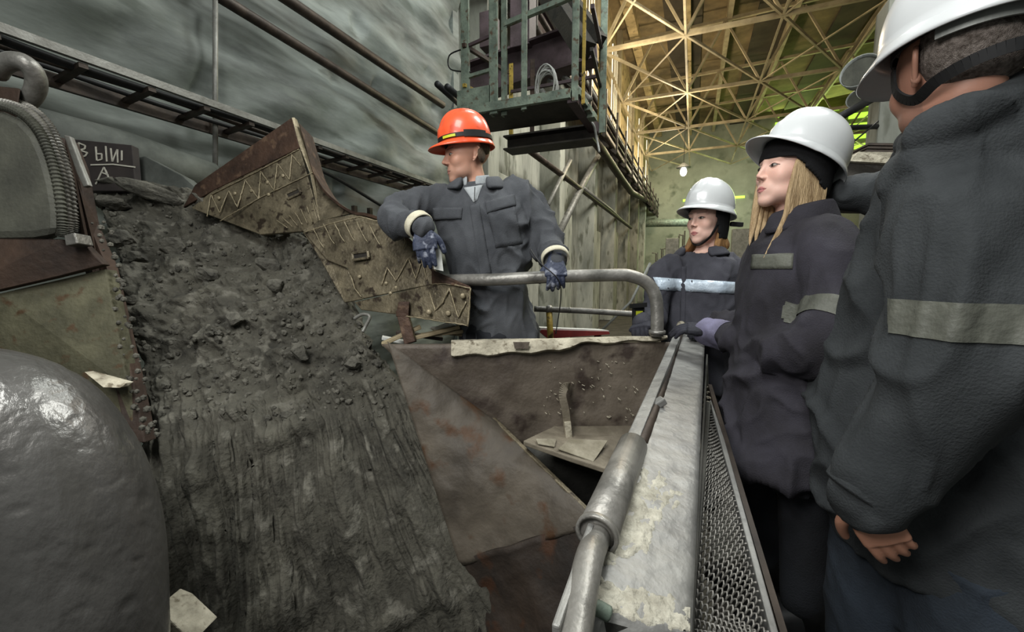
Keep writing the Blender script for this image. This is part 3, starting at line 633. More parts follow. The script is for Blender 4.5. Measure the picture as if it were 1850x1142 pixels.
# pipe sleeve, rods left of the beam
b = BM(); tube(b, [P(1143, 806, .95), P(1080, 962, .66)], .032, 24); obj('sleeve', b, M['steel'], parent=bt, smooth=True)
b = BM(); a_, c_ = P(1081, 960, .664), P(1077, 968, .655); tube(b, [a_, c_], .0345, 24, False); o_ = obj('sleeve_rim', b, M['steel'], parent=bt, smooth=True); s_ = o_.modifiers.new('s', 'SOLIDIFY'); s_.thickness = .006
b = BM(); tube(b, catmull([P(1112, 880, .82), P(1080, 968, .66), P(1062, 1020, .585), P(1040, 1142, .50), P(1020, 1280, .43)], 6), .020, 20); obj('inner_tube', b, M['steel'], parent=bt, smooth=True)
b = BM(); bar(b, P(1222, 615, 1.78), P(1133, 826, .93), .030, .035); obj('flat_bar', b, M['beam'], parent=bt, bevel=.003)
b = BM(); bar(b, P(1068, 975, .66), P(1004, 1170, .49), .010, .06); obj('outer_plate', b, M['beam'], parent=bt, bevel=.003)
b = BM(); bar(b, P(1182, 733, 1.18), P(1200, 722, 1.18), .03, .02); obj('bracket', b, M['beam'], parent=bt, bevel=.004)
b = BM(); tube(b, [P(1231, 596, 1.95), P(1217, 640, 1.65), P(1200, 695, 1.35), P(1160, 800, .98)], .013, 14); obj('thin_rod', b, M['pipe'], parent=bt, smooth=True)
b = BM(); tube(b, [P(1231, 587, 1.96), P(1227, 600, 1.90)], .02, 18); obj('end_cap', b, M['pale'], parent=bt, smooth=True)
# end lug at near corner
b = BM(); tube(b, catmull([P(1052, 1108, .54), P(1075, 1098, .55), P(1100, 1110, .55)], 5), .010, 10); obj('bent_tab', b, M['green'], parent=bt, smooth=True)
b = BM(); hexa(b, [P(1050, 1112, .56), P(1236, 1160, .54), P(1236, 1300, .58), P(1050, 1300, .58), P(1062, 1104, .62), P(1240, 1146, .60), P(1240, 1300, .62), P(1050, 1300, .62)]); obj('end_plate', b, M['chuted'], parent=bt)
# side web + guard mesh
mg = thing('mesh_guard', P(1330, 1142, .62) - UP * .3, 'leaning framed guard of woven crimped wire beside the dusty beam', 'guard')
TA, TB = P(1279, 735, 1.38), P(1238, 1165, .60); BA, BB = P(1284, 740, 1.42), P(1390, 1165, .66)
b = BM(); hexa(b, [P(1276, 640, 1.75), P(1279, 640, 1.75), P(1252, 1160, .585), P(1246, 1160, .585), P(1277, 690, 1.76), P(1280, 690, 1.76), P(1256, 1330, .62), P(1250, 1330, .62)]); obj('web_plate', b, M['chuted'], parent=bt)
NWR = 44
for k in range(NWR):
    t = k / (NWR - 1); t = t ** 1.0
    a = TA.lerp(TB, t); depth_len = (BA.lerp(BB, t) - a)
    # rows run down-right, parallel; drop from top edge
    c = TA.lerp(TB, min(1, t + .12)) + (BA.lerp(BB, min(1, t + .12)) - TA.lerp(TB, min(1, t + .12))) * 1.0 if t > 0 else a
    L_ = (c - a).length; nt_ = max(3, int(L_ / .0085)); d = (c - a) / max(L_, 1e-6); side = d.cross(CF).normalized(); nn = d.cross(side)
    pts = []
    for i in range(nt_ * 6 + 1):
        f_ = i / (nt_ * 6); an = 2 * math.pi * i / 6
        pts.append(a.lerp(c, f_) + side * (.0062 * math.cos(an)) + nn * (.0042 * math.sin(an)))
    b = BM(); tube(b, pts, .0017, 5); obj('wire', b, M['rope'], parent=mg, smooth=True)
b = BM(); bar(b, TA + (TA - TB) * .03, TB, .016, .014); obj('inner_frame', b, M['chuted'], parent=mg)
b = BM(); bar(b, P(1284, 735, 1.44), P(1398, 1175, .68), .05, .012, CR); obj('outer_frame', b, M['beam'], parent=mg, bevel=.002)
b = BM(); bar(b, P(1282, 700, 1.5), P(1424, 1185, .70), .012, .025); obj('outer_flange', b, M['pipe'], parent=mg)
for k in range(5):
    b = BM(); a = P(1279 - k * .5, 705 + k * 9, 1.5 - k * .03); tube(b, [a + CR * .012 * math.cos(t) + UP * .012 * math.sin(t) for t in np.linspace(0, 5.5, 12)], .003, 6); obj('lashing', b, M['pale'], parent=mg, smooth=True)

# ------------------------------------------------------------------ liner plates (worn feeder side plates)
def poly_plate(name, pts, th, m_, parent, nsub=0, bev=.004):
    b = BM(); slab(b, [P(*p) for p in pts], CF * th); return obj(name, b, m_, parent=parent, bevel=bev)
def lerp3(a, c, t): return tuple(x + (y - x) * t for x, y in zip(a, c))
def bead(parent, pts, r, off=.004, nm='weld_bead'):
    """raised weld line on a plate, given as px,py,d points"""
    b = BM(); q = [P(p[0], p[1], p[2]) - CF * off for p in pts]
    out = []
    for a, c in zip(q, q[1:]):
        n = max(2, int((c - a).length / .012))
        for i in range(n): out.append(a.lerp(c, i / n) + Vector((random.uniform(-1, 1), random.uniform(-1, 1), random.uniform(-1, 1))) * .0012)
    out.append(q[-1]); tube(b, out, [r * random.uniform(.55, 1.0) for _ in out], 6)
    return obj(nm, b, M['bead'], parent=parent, smooth=True)
def stud(parent, p, r):
    b = BM(); c = P(*p); tube(b, [c + CF * .004, c - CF * .006, c - CF * .008], [r, r, r * .6], 12); obj('stud', b, M['bead'], parent=parent, smooth=True)
random.seed(11)
A1, A2, A3, A4, A5 = (527, 212, 2.36), (352, 334, 2.50), (300, 372, 2.52), (500, 470, 2.26), (578, 398, 2.2)
p1 = thing('upper_side_plate', P(460, 380, 2.4) - UP * .1, 'upper triangular worn steel side plate rising from the ore with a dark rusty rim', 'plate')
Md = M['plate']
poly_plate('face', [(541, 266, 2.32), (383, 345, 2.44), (345, 376, 2.46), (470, 424, 2.32), (548, 418, 2.22), (578, 398, 2.19)], .03, Md, p1)
poly_plate('rim', [(527, 212, 2.335), (352, 334, 2.47), (330, 375, 2.47), (387, 343, 2.43), (541, 267, 2.31)], .022, M['plated'], p1)
poly_plate('edge', [(527, 212, 2.325), (532, 212, 2.345), (566, 312, 2.27), (581, 398, 2.19), (577, 399, 2.18), (560, 314, 2.255), (540, 262, 2.295)], .03, M['bead'], p1, bev=.002)
def on1(px, py):     # plane of upper plate face
    a, c, e = Vector(P(541, 266, 2.32)), Vector(P(383, 345, 2.44)), Vector(P(578, 398, 2.19)); n = (c - a).cross(e - a); r = ray(px, py); return (px, py, (a - CAM).dot(n) / r.dot(n))
def on2(px, py):
    a, c, e = Vector(P(546, 418, 2.15)), Vector(P(779, 500, 1.86)), Vector(P(654, 538, 1.98)); n = (c - a).cross(e - a); r = ray(px, py); return (px, py, (a - CAM).dot(n) / r.dot(n))
zig = [(375, 392), (382, 352), (398, 385), (414, 345), (430, 375), (444, 326), (468, 360), (472, 310), (496, 345), (502, 296), (524, 325), (528, 280), (544, 300)]
bead(p1, [on1(*q) for q in zig], .0045); bead(p1, [on1(*q) for q in ((383, 352), (470, 308), (541, 270))], .004); bead(p1, [on1(*q) for q in ((398, 400), (470, 358), (566, 312))], .004)
for q in ((396, 358), (425, 350), (455, 345), (484, 330), (512, 318), (486, 352)): stud(p1, on1(*q), .010)
for x in range(0, 7): bead(p1, [on1(500 + x * 11, 388 - x * 5 + 10), on1(520 + x * 9, 412 - x * 2)], .003)
def slot(par, cpx, on, w, h, an):
    ca, sa = math.cos(an), math.sin(an); c = [(cpx[0] + ca * i * w - sa * j * h, cpx[1] + sa * i * w + ca * j * h) for i, j in ((-1, -1), (1, -1), (1, 1), (-1, 1))]
    b = BM(); q = [P(*on(*p)) - CF * .003 for p in c]
    for a, e in zip(q, q[1:] + q[:1]): bar(b, a, e, .012, .012, CF)
    obj('slot_frame', b, Md, parent=par, bevel=.002)
    b = BM(); slab(b, [p - CF * .0005 for p in q], CF * .002); obj('slot_hole', b, M['dark'], parent=par)
slot(p1, (531, 350), on1, 13, 5, -.42)
p2 = thing('lower_side_plate', P(700, 500, 2.0) - UP * .15, 'lower worn steel side plate with zigzag weld beads under the worker\'s glove', 'plate')
poly_plate('face', [(546, 416, 2.15), (578, 398, 2.14), (642, 386, 2.08), (686, 397, 2.02), (727, 421, 1.97), (770, 470, 1.885), (790, 506, 1.845), (779, 514, 1.85), (654, 540, 1.97), (642, 520, 2.0), (628, 485, 2.04), (590, 470, 2.09)], .028, Md, p2)
poly_plate('inner_strip', [(546, 418, 2.17), (598, 470, 2.10), (628, 486, 2.06), (642, 520, 2.02), (654, 541, 1.99), (622, 547, 2.02), (596, 500, 2.08), (570, 455, 2.13)], .02, M['plate'], p2)
poly_plate('foot_panel', [(640, 546, 2.0), (779, 514, 1.845), (800, 512, 1.81), (850, 521, 1.74), (845, 588, 1.74), (720, 569, 1.86), (652, 560, 1.98)], .025, Md, p2)
poly_plate('fold_rim', [(779, 486, 1.865), (850, 518, 1.735), (850, 524, 1.735), (800, 512, 1.80), (780, 514, 1.845)], .03, M['plated'], p2)
bead(p2, [(850, 521, 1.735), (848, 555, 1.735), (845, 590, 1.735)], .005, .002); bead(p2, [(846, 588, 1.735), (780, 578, 1.80), (720, 569, 1.86)], .004, .002)
bead(p2, [(779, 514, 1.845), (800, 512, 1.805), (825, 516, 1.77), (850, 521, 1.735)], .004, .002)
# curved flange between plates
fl = [(540, 222), (552, 262), (563, 303), (580, 335), (600, 357), (634, 380), (662, 385), (690, 395), (727, 420), (760, 452), (785, 492), (815, 506), (850, 520)]
dd = np.linspace(2.33, 1.735, len(fl)); b = BM(); c1 = catmull([(*P(x, y, d),) for (x, y), d in zip(fl, dd)], 5); rr = []
for p in c1:
    p = Vector(p); rr.append([b.verts.new(p), b.verts.new(p + CF * .16 - UP * .01), b.verts.new(p + CF * .16 - UP * .03), b.verts.new(p - UP * .014)])
for A, B in zip(rr, rr[1:]):
    for k in range(4): b.faces.new([A[k], A[(k + 1) % 4], B[(k + 1) % 4], B[k]])
b.faces.new(rr[0]); b.faces.new(rr[-1][::-1]); obj('curved_flange', b, M['plated'], parent=p2)
poly_plate('gusset', [(560, 300, 2.3), (582, 338, 2.27), (602, 360, 2.22), (640, 384, 2.12), (578, 399, 2.17)], .02, Md, p2)
for x, y in ((566, 412), (585, 405), (604, 402), (622, 400), (645, 402), (668, 408)): bead(p2, [on2(x, y), on2(x + 14, y + 28), on2(x + 20, y + 36)], .0032)
bead(p2, [on2(*q) for q in ((552, 420), (600, 404), (650, 392), (690, 402), (722, 425))], .0045)
bead(p2, [on2(*q) for q in ((634, 498), (642, 522), (654, 537))], .004)
bead(p2, [on2(*q) for q in ((690, 516), (700, 484), (716, 508), (738, 466), (752, 504), (762, 470), (772, 506))], .004)
bead(p2, [on2(*q) for q in ((728, 424), (733, 436), (728, 450))], .004)
for q in ((650, 500), (698, 512), (716, 520), (706, 530)): stud(p2, on2(*q), .009)
for q in ((790, 532, 1.84), (836, 535, 1.755), (810, 566, 1.79), (775, 564, 1.81)): stud(p2, (q[0], q[1], q[2] - .012), .012)
bead(p2, [(776, 528, 1.835), (786, 562, 1.81), (800, 545, 1.79), (812, 521, 1.785), (820, 548, 1.775), (828, 574, 1.755), (842, 545, 1.74)], .0045, .0)
slot(p2, (652, 462), on2, 14, 6, -.15)

# ------------------------------------------------------------------ ore stream
rows = [[(160, 365, 2.9), (290, 350, 3.1), (430, 390, 3.1), (560, 440, 2.9), (620, 480, 2.6)],
        [(158, 338, 2.7), (300, 338, 2.75), (420, 372, 2.62), (540, 425, 2.42), (608, 478, 2.2)],
        [(185, 430, 2.30), (320, 450, 2.35), (450, 480, 2.28), (560, 520, 2.12), (640, 560, 2.02)],
        [(212, 560, 1.97), (350, 570, 2.0), (480, 590, 1.98), (590, 600, 1.95), (672, 628, 1.90)],
        [(232, 690, 1.72), (370, 700, 1.74), (500, 700, 1.76), (640, 695, 1.82), (750, 715, 1.82)],
        [(245, 800, 1.57), (380, 790, 1.57), (520, 780, 1.62), (670, 790, 1.70), (805, 830, 1.74)],
        [(262, 960, 1.50), (400, 960, 1.50), (540, 960, 1.54), (720, 950, 1.60), (900, 965, 1.66)],
        [(275, 1142, 1.48), (420, 1150, 1.48), (570, 1150, 1.52), (790, 1150, 1.56), (1000, 1150, 1.60)],
        [(280, 1420, 1.46), (420, 1420, 1.46), (580, 1420, 1.5), (780, 1420, 1.54), (1010, 1420, 1.56)]]
RP = [[np.array(P(*q)) for q in r] for r in rows]
NU, NV = 300, 420
def cr(ps, t):
    n = len(ps) - 1; x = min(t * n, n - 1e-6); i = int(x); f = x - i
    p0, p1_, p2_, p3 = ps[max(i - 1, 0)], ps[i], ps[i + 1], ps[min(i + 2, n)]
    return .5 * (2 * p1_ + (p2_ - p0) * f + (2 * p0 - 5 * p1_ + 4 * p2_ - p3) * f * f + (3 * p1_ - p0 - 3 * p2_ + p3) * f ** 3)
cols = [[cr(r, u / NU) for u in range(NU + 1)] for r in RP]; cols = np.array(cols)
b = BM(); g = []
for v in range(NV + 1):
    tv = v / NV; row = []
    for u in range(NU + 1):
        p = Vector(cr(list(cols[:, u]), tv)); uu = u / NU
        lo = min(1, max(0, (tv - .42) / .22)); up = 1 - lo
        d = up * (fbm(p * 3.4, 4) * .070 - abs(noise.noise(p * 9)) * .030 + fbm(p * 22, 4, .8) * .012 + fbm(p * 70, 2) * .004)
        s = Vector((uu * 20, tv * 2.0, 0))
        d += lo * (fbm(s, 3) * .040 + fbm(Vector((uu * 70, tv * 4, 3)), 2) * .007 + fbm(Vector((uu * 8, tv * 5, 6)), 4) * .045 + fbm(Vector((uu * 260, tv * 60, 3)), 2) * .003)
        d += max(0, noise.noise(p * 6.5 + Vector((5, 0, 0))) - .25) * .12 * (1 - abs(tv - .45))
        ed = min(uu, 1 - uu); d -= max(0, .05 - ed) * 1.5
        side = CR * (noise.noise(Vector((1 if uu > .5 else 7, tv * 22, 0))) * .03 + noise.noise(Vector((3, tv * 70, 0))) * .012) * (1 if ed < .08 else 0) * (1 - ed / .08 if ed < .08 else 0)
        row.append(b.verts.new(p - CF * d * .8 + UP * d * .35 + side))
    g.append(row)
for A, B in zip(g, g[1:]):
    for k in range(NU): b.faces.new([A[k], A[k + 1], B[k + 1], B[k]])
ore = obj('ore_stream', b, M['ore'], smooth=True); tag(ore, 'dark grey mass of crushed ore tumbling down from the feeder into the chute', 'ore', kind='stuff')
sm = ore.modifiers.new('s', 'SOLIDIFY'); sm.thickness = .04; sm.offset = 1
ORE = BVHTree.FromObject(ore, bpy.context.evaluated_depsgraph_get()) if False else None
bmo = BM(); bmo.from_mesh(ore.data); bmo.transform(ore.matrix_world if False else Matrix.Translation(ore.location)); OT = BVHTree.FromBMesh(bmo)
def onore(px, py, fb=2.0):
    r = ray(px, py); h = OT.ray_cast(CAM, r.normalized()); return h[0] if h[0] else P(px, py, fb)
def rock(name, c, rx, ry, rz, rot, seed, m_, sub=3):
    rnd = random.Random(seed); b = BM(); bmesh.ops.create_icosphere(b, subdivisions=sub, radius=1)
    pl_ = [(Vector((rnd.gauss(0, 1), rnd.gauss(0, 1), rnd.gauss(0, 1))).normalized(), rnd.uniform(.55, .85)) for _ in range(11)]
    for v in b.verts:
        for n, d in pl_:
            k = v.co.dot(n)
            if k > d: v.co -= n * (k - d)
        v.co += v.co.normalized() * (fbm(v.co * 2.2 + Vector((seed, 0, 0)), 4) * .10)
    b.transform(Matrix.Translation(c) @ rot.to_matrix().to_4x4() @ Matrix.Diagonal((rx, ry, rz, 1))); return obj(name, b, m_)
from mathutils import Euler
rk = [((290, 362), (.19, .075, .05), (0, .30, .35), 'long flat slab of ore lying across the top of the heap', 1),
      ((400, 388), (.16, .07, .055), (0, .38, .2), 'right hand slab continuing the long flat one below the upper plate', 2),
      ((322, 452), (.075, .06, .07), (.3, .1, .2), 'rounded boulder in the upper middle of the ore heap', 3),
      ((488, 484), (.07, .05, .05), (.2, .5, .1), 'dark wedge shaped stone right of centre in the heap', 4),
      ((222, 380), (.10, .06, .045), (0, .25, .4), 'flat stone at the upper left of the heap', 5),
      ((212, 342), (.075, .05, .03), (0, .1, .1), 'small flat stone topmost at the left of the heap', 6),
      ((222, 436), (.085, .06, .055), (.2, .1, .4), 'stone beside the machine edge at the left of the heap', 7),
      ((468, 398), (.10, .05, .035), (0, .42, .3), 'thin stone next to the upper plate foot', 8),
      ((246, 545), (.03, .025, .025), (0, .1, .1), 'small stone low at the left edge of the ore', 9),
      ((505, 520), (.05, .04, .04), (.4, .1, .1), 'fist sized stone beneath the wedge shaped stone', 10),
      ((430, 580), (.045, .04, .035), (.1, .6, .1), 'stone half buried in the middle of the ore face', 11),
      ((545, 640), (.05, .035, .035), (.1, .6, .1), 'stone half buried right of the middle of the ore face', 12),
      ((640, 660), (.04, .03, .03), (.1, .3, .1), 'stone near the right edge of the ore face', 13),
      ((580, 455), (.06, .05, .04), (.1, .3, .1), 'stone at the heap edge beside the lower plate', 14),
      ((255, 470), (.05, .04, .035), (.1, .3, .6), 'small stone below the stone beside the machine edge', 15),
      ((380, 500), (.055, .045, .04), (.5, .3, .6), 'stone just below the rounded boulder', 16)]
for (px, py), (rx, ry, rz), e, lab, sd in rk:
    c = onore(px, py) + UP * (.035 if sd in (1, 2, 5, 6) else .01) - CF * (.05 if sd in (1, 2, 5, 6) else .02)
    q = Matrix((CR, CF.cross(CR) * -1 if False else FH, UP)).transposed().to_quaternion() @ Euler(e).to_quaternion()
    tag(rock('ore_boulder', c, rx, ry, rz, q, sd, M['orer']), lab, 'rock', 'boulders on the ore heap')
random.seed(21); b = BM()
for k in range(900):
    px, py = random.uniform(190, 720), random.uniform(350, 760); r = ray(px, py); hh = OT.ray_cast(CAM, r.normalized())
    if hh[0] is None: continue
    s = random.uniform(.004, .016) * (1 if random.random() < .85 else 1.7)
    bmesh.ops.create_icosphere(b, subdivisions=1, radius=s, matrix=Matrix.Translation(hh[0]) @ Euler((random.random() * 6, random.random() * 6, 0)).to_matrix().to_4x4() @ Matrix.Diagonal((1, random.uniform(.6, 1), random.uniform(.5, .9), 1)))
tag(obj('loose_stones', b, M['orer']), 'scatter of small loose stones over the ore face', 'stones', kind='stuff')

# ------------------------------------------------------------------ machine at the left
mh = thing('feeder_drum', P(40, 430, 1.5) - UP * .1, 'dusty grey rounded drum housing with a wire rope along its rim at the left edge', 'drum')
b = BM(); out = [(-130, 210), (-60, 190), (5, 196), (40, 212), (66, 240), (84, 280), (98, 330), (106, 380), (106, 425), (60, 432), (-130, 436)]
slab(b, [P(x, y, 1.50) for x, y in out], CF * .10 - CR * .10); obj('shell', b, M['housing'], parent=mh, bevel=.03)
c1 = catmull([(-40, 186, 0), (5, 192, 0), (42, 208, 0), (72, 240, 0), (92, 285, 0), (106, 340, 0), (113, 400, 0), (113, 428, 0)], 10)
for k, (dx, dp, r) in enumerate([(0, 1.50, .014), (10, 1.56, .014), (20, 1.63, .013)]):
    b = BM(); pts = [P(q[0] + dx, q[1] - dx * .4, dp) for q in c1]; pts2 = []
    for p, q in zip(pts, pts[1:]):
        for t in range(4): pts2.append(p.lerp(q, t / 4))
    tube(b, pts2, [r * (1 + .22 * math.sin(i * 1.25)) for i in range(len(pts2))], 10); obj('rim_rope', b, M['housing'] if k == 0 else M['steel'], parent=mh)
b = BM(); pts = [P(28 + 38 * math.cos(a), 150 + 40 * math.sin(a), 1.62 + .05 * math.sin(a)) for a in np.linspace(-2.7, 1.5, 26)]; tube(b, pts, .032, 14); tag(obj('shackle_ring', b, M['steel'], smooth=True), 'worn steel shackle ring on top of the left drum housing', 'ring')
b = BM(); hexa(b, [P(-60, 150, 1.6), P(38, 160, 1.6), P(38, 160, 1.75), P(-60, 150, 1.75), P(-60, 215, 1.6), P(30, 215, 1.6), P(30, 215, 1.75), P(-60, 215, 1.75)][0:8]); tag(obj('lug', b, M['brown'], bevel=.008), 'dark steel lug gripped by the shackle ring', 'lug')
fr = thing('feeder_support', P(150, 600, 1.6) - UP * .3, 'rust brown steel side frame between the left drum and the ore', 'frame')
def pp(nm, pts, th, mm, bev=.004): 
    b = BM(); slab(b, [P(*p) for p in pts], CF * th); return obj(nm, b, M[mm], parent=fr, bevel=bev)
pp('edge_plate', [(96, 245, 1.72), (120, 250, 1.74), (140, 300, 1.74), (158, 400, 1.72), (192, 480, 1.64), (240, 690, 1.52), (262, 800, 1.46), (230, 800, 1.45), (205, 690, 1.5), (150, 480, 1.62), (110, 400, 1.66)], .05, 'brown')
pp('edge_flange', [(114, 243, 1.70), (126, 246, 1.70), (146, 300, 1.69), (160, 335, 1.68), (150, 338, 1.68), (138, 312, 1.69)], .02, 'pipeg')
pp('cross_beam', [(-160, 425, 1.50), (110, 432, 1.52), (150, 440, 1.54), (188, 478, 1.57), (100, 500, 1.52), (-160, 560, 1.42)], .03, 'brown')
pp('side_panel', [(-160, 545, 1.47), (0, 530, 1.50), (190, 486, 1.60), (232, 700, 1.50), (246, 800, 1.46), (-160, 820, 1.42)], .05, 'olive')
pp('ledge', [(152, 672, 1.46), (176, 678, 1.46), (228, 692, 1.45), (216, 701, 1.43), (186, 700, 1.42)], .03, 'pale', .002)
pp('bolt_block', [(115, 425, 1.49), (134, 420, 1.49), (140, 440, 1.49), (118, 444, 1.49)], .06, 'steel')
b = BM(); random.seed(5)
for k in range(70):
    t = random.random(); p = lerp3((172, 400, 1.66), (262, 790, 1.44), t); a = P(p[0] + random.uniform(-8, 26), p[1], p[2] + .0)
    bmesh.ops.create_icosphere(b, subdivisions=1, radius=random.uniform(.004, .013), matrix=Matrix.Translation(a))
tag(obj('crusted_lumps', b, M['orer'], parent=fr), kind='stuff')
# chalk marked box
mb = thing('marked_panel', P(190, 330, 2.6) - UP * .2, 'dark steel panel with white chalk letters above the ore at left', 'panel')
b = BM(); slab(b, [P(120, 250, 2.6), P(238, 262, 2.6), P(245, 345, 2.6), P(120, 345, 2.6)], CF * .05); obj('panel', b, M['panel'], parent=mb, bevel=.004)
strokes = [[(142, 258), (143, 282)], [(142, 258), (154, 263), (153, 269), (144, 271), (158, 276), (154, 282), (143, 284)],
           [(173, 265), (175, 290)], [(175, 278), (184, 278), (184, 288), (176, 290)], [(191, 264), (193, 292)],
           [(200, 268), (203, 292), (212, 270), (213, 294)], [(220, 272), (220, 290)], [(164, 298), (205, 297), (244, 302)], [(173, 333), (188, 302), (196, 320)], [(185, 312), (196, 316)]]
for s_ in strokes:
    b = BM()
    for a, c in zip(s_, s_[1:]): bar(b, P(a[0], a[1], 2.595), P(c[0], c[1], 2.595), .008, .004, CF)
    obj('chalk_stroke', b, M['chalk'], parent=mb)
b = BM(); slab(b, [P(245, 285, 2.72), P(262, 282, 2.72), P(330, 318, 2.72), P(360, 345, 2.72), P(245, 350, 2.72)], CF * .1); tag(obj('pale_sheet', b, M['wall_low'], bevel=.004), 'pale dusty sheet right of the chalk marked panel', 'sheet')
# big polished guard at bottom left
b = BM(); cen = []
for t in np.linspace(-.35, math.pi / 2 + .35, 40):
    ct_, st_ = max(-1, math.cos(t)), math.sin(t); k = 2 / 2.3
    x_ = -70 + 215 * math.copysign(abs(ct_) ** k, ct_); y_ = 1160 - 400 * math.copysign(abs(st_) ** k, st_); cen.append(P(x_, y_, .95 + .05 * math.cos(t)))
tube(b, [c_.lerp(d_, t_ / 6) for c_, d_ in zip(cen, cen[1:]) for t_ in range(6)], .167, 160)
b.normal_update()
for v in b.verts: v.co += v.normal * (-.006 * max(0, noise.noise(v.co * 26) - .25) - .003 * max(0, noise.noise(v.co * 70) - .3) + .003 * noise.noise(v.co * 5))
bg = tag(obj('rounded_guard', b, M['guard'], smooth=True), 'large shiny worn rounded steel guard filling the lower left corner', 'guard')
b = BM(); slab(b, [P(276, 1103, 1.2), P(300, 1113, 1.2), P(350, 1160, 1.2), P(270, 1180, 1.2)], CF * .1); tag(obj('pale_plate', b, M['pale'], bevel=.004), 'small pale plate corner beside the polished guard', 'plate')

# ================================================================== people
def set_col(me, fn):
    a = me.color_attributes.new('col', 'FLOAT_COLOR', 'POINT')
    out = np.ones(len(me.vertices) * 4)
    for i, v in enumerate(me.vertices):
        c = fn(v.co); out[4 * i:4 * i + 3] = c[:3]
    a.data.foreach_set('color', out)
def smin(a, b, k):
    h = np.clip(.5 + .5 * (b - a) / k, 0, 1); return b * (1 - h) + a * h - k * h * (1 - h)
def smax(a, b, k): return -smin(-a, -b, k)
def sd_ell(p, c, r):
    q = (p - c); r = np.array(r); k0 = np.linalg.norm(q / r, axis=-1); k1 = np.linalg.norm(q / (r * r), axis=-1); return k0 * (k0 - 1) / np.maximum(k1, 1e-9)
def sd_cap(p, a, b, ra, rb):
    a, b = np.array(a), np.array(b); ab = b - a; t = np.clip(((p - a) @ ab) / (ab @ ab), 0, 1)
    return np.linalg.norm(p - a - t[..., None] * ab, axis=-1) - (ra + (rb - ra) * t)
NECK = [(0, -.045, -.24), .060]
def head_sdf(p, fem, opt):
    """p in head frame: +x its left.. symmetric, +y forward, +z up, metres"""
    x = np.abs(p[..., 0]); q = p.copy(); q[..., 0] = x; A = np.array
    w = .94 if fem else 1.0
    d = sd_ell(p, A((0, -.018, .040)), (.077 * w, .097, .085))
    d = smin(d, sd_ell(p, A((0, .030, -.012)), (.063 * w, .060, .080)), .03)
    d = smin(d, sd_ell(q, A((.028, .030, -.072)), (.030 * w, .045, .028)), .03)
    d = smin(d, sd_ell(p, A((0, .071, -.099)), (.022, .020, .018 if fem else .021)), .03)
    d = smin(d, sd_ell(q, A((.040 * w, .062, -.022)), (.020, .018, .020)), .025)             # cheeks
    d = smin(d, sd_cap(q, (0, .086, .026), (.040, .072, .030), .008 if fem else .011, .008), .016)  # brow
    d = smax(d, -sd_ell(q, A((.031, .104, .006)), (.016, .018, .012)), .012)                 # sockets
    d = smin(d, sd_ell(q, A((.0305, .0785, .006)), (.0135, .0115, .0088)), .004)                # lids/eye bulge
    d = smin(d, sd_cap(p, (0, .088, .016), (0, .106 if fem else .110, -.024), .0060, .0075 if fem else .0095), .013)            # nose
    d = smin(d, sd_ell(q, A((.0105, .097, -.0305)), (.0062, .009, .0055)), .007)
    d = smax(d, -sd_ell(q, A((.006, .103, -.0365)), (.0028, .004, .0022)), .003)
    d = smin(d, sd_ell(p, A((0, .080, -.060)), (.027, .0145, .022)), .016)                     # mouth mound
    d = smin(d, sd_cap(q, (0, .0935, -.0595), (.020, .0865, -.0635), .0034, .0018), .004)
    d = smin(d, sd_cap(q, (0, .0925, -.0715), (.017, .0865, -.0685), .0042, .0018), .004)
    d = smax(d, -sd_cap(q, (0, .0990, -.0655), (.021, .0900, -.0660), .0014, .001), .002)
    d = smin(d, sd_cap(p, (0, -.022, -.06), NECK[0], .050 * w, NECK[1] * w), .02)
    return d
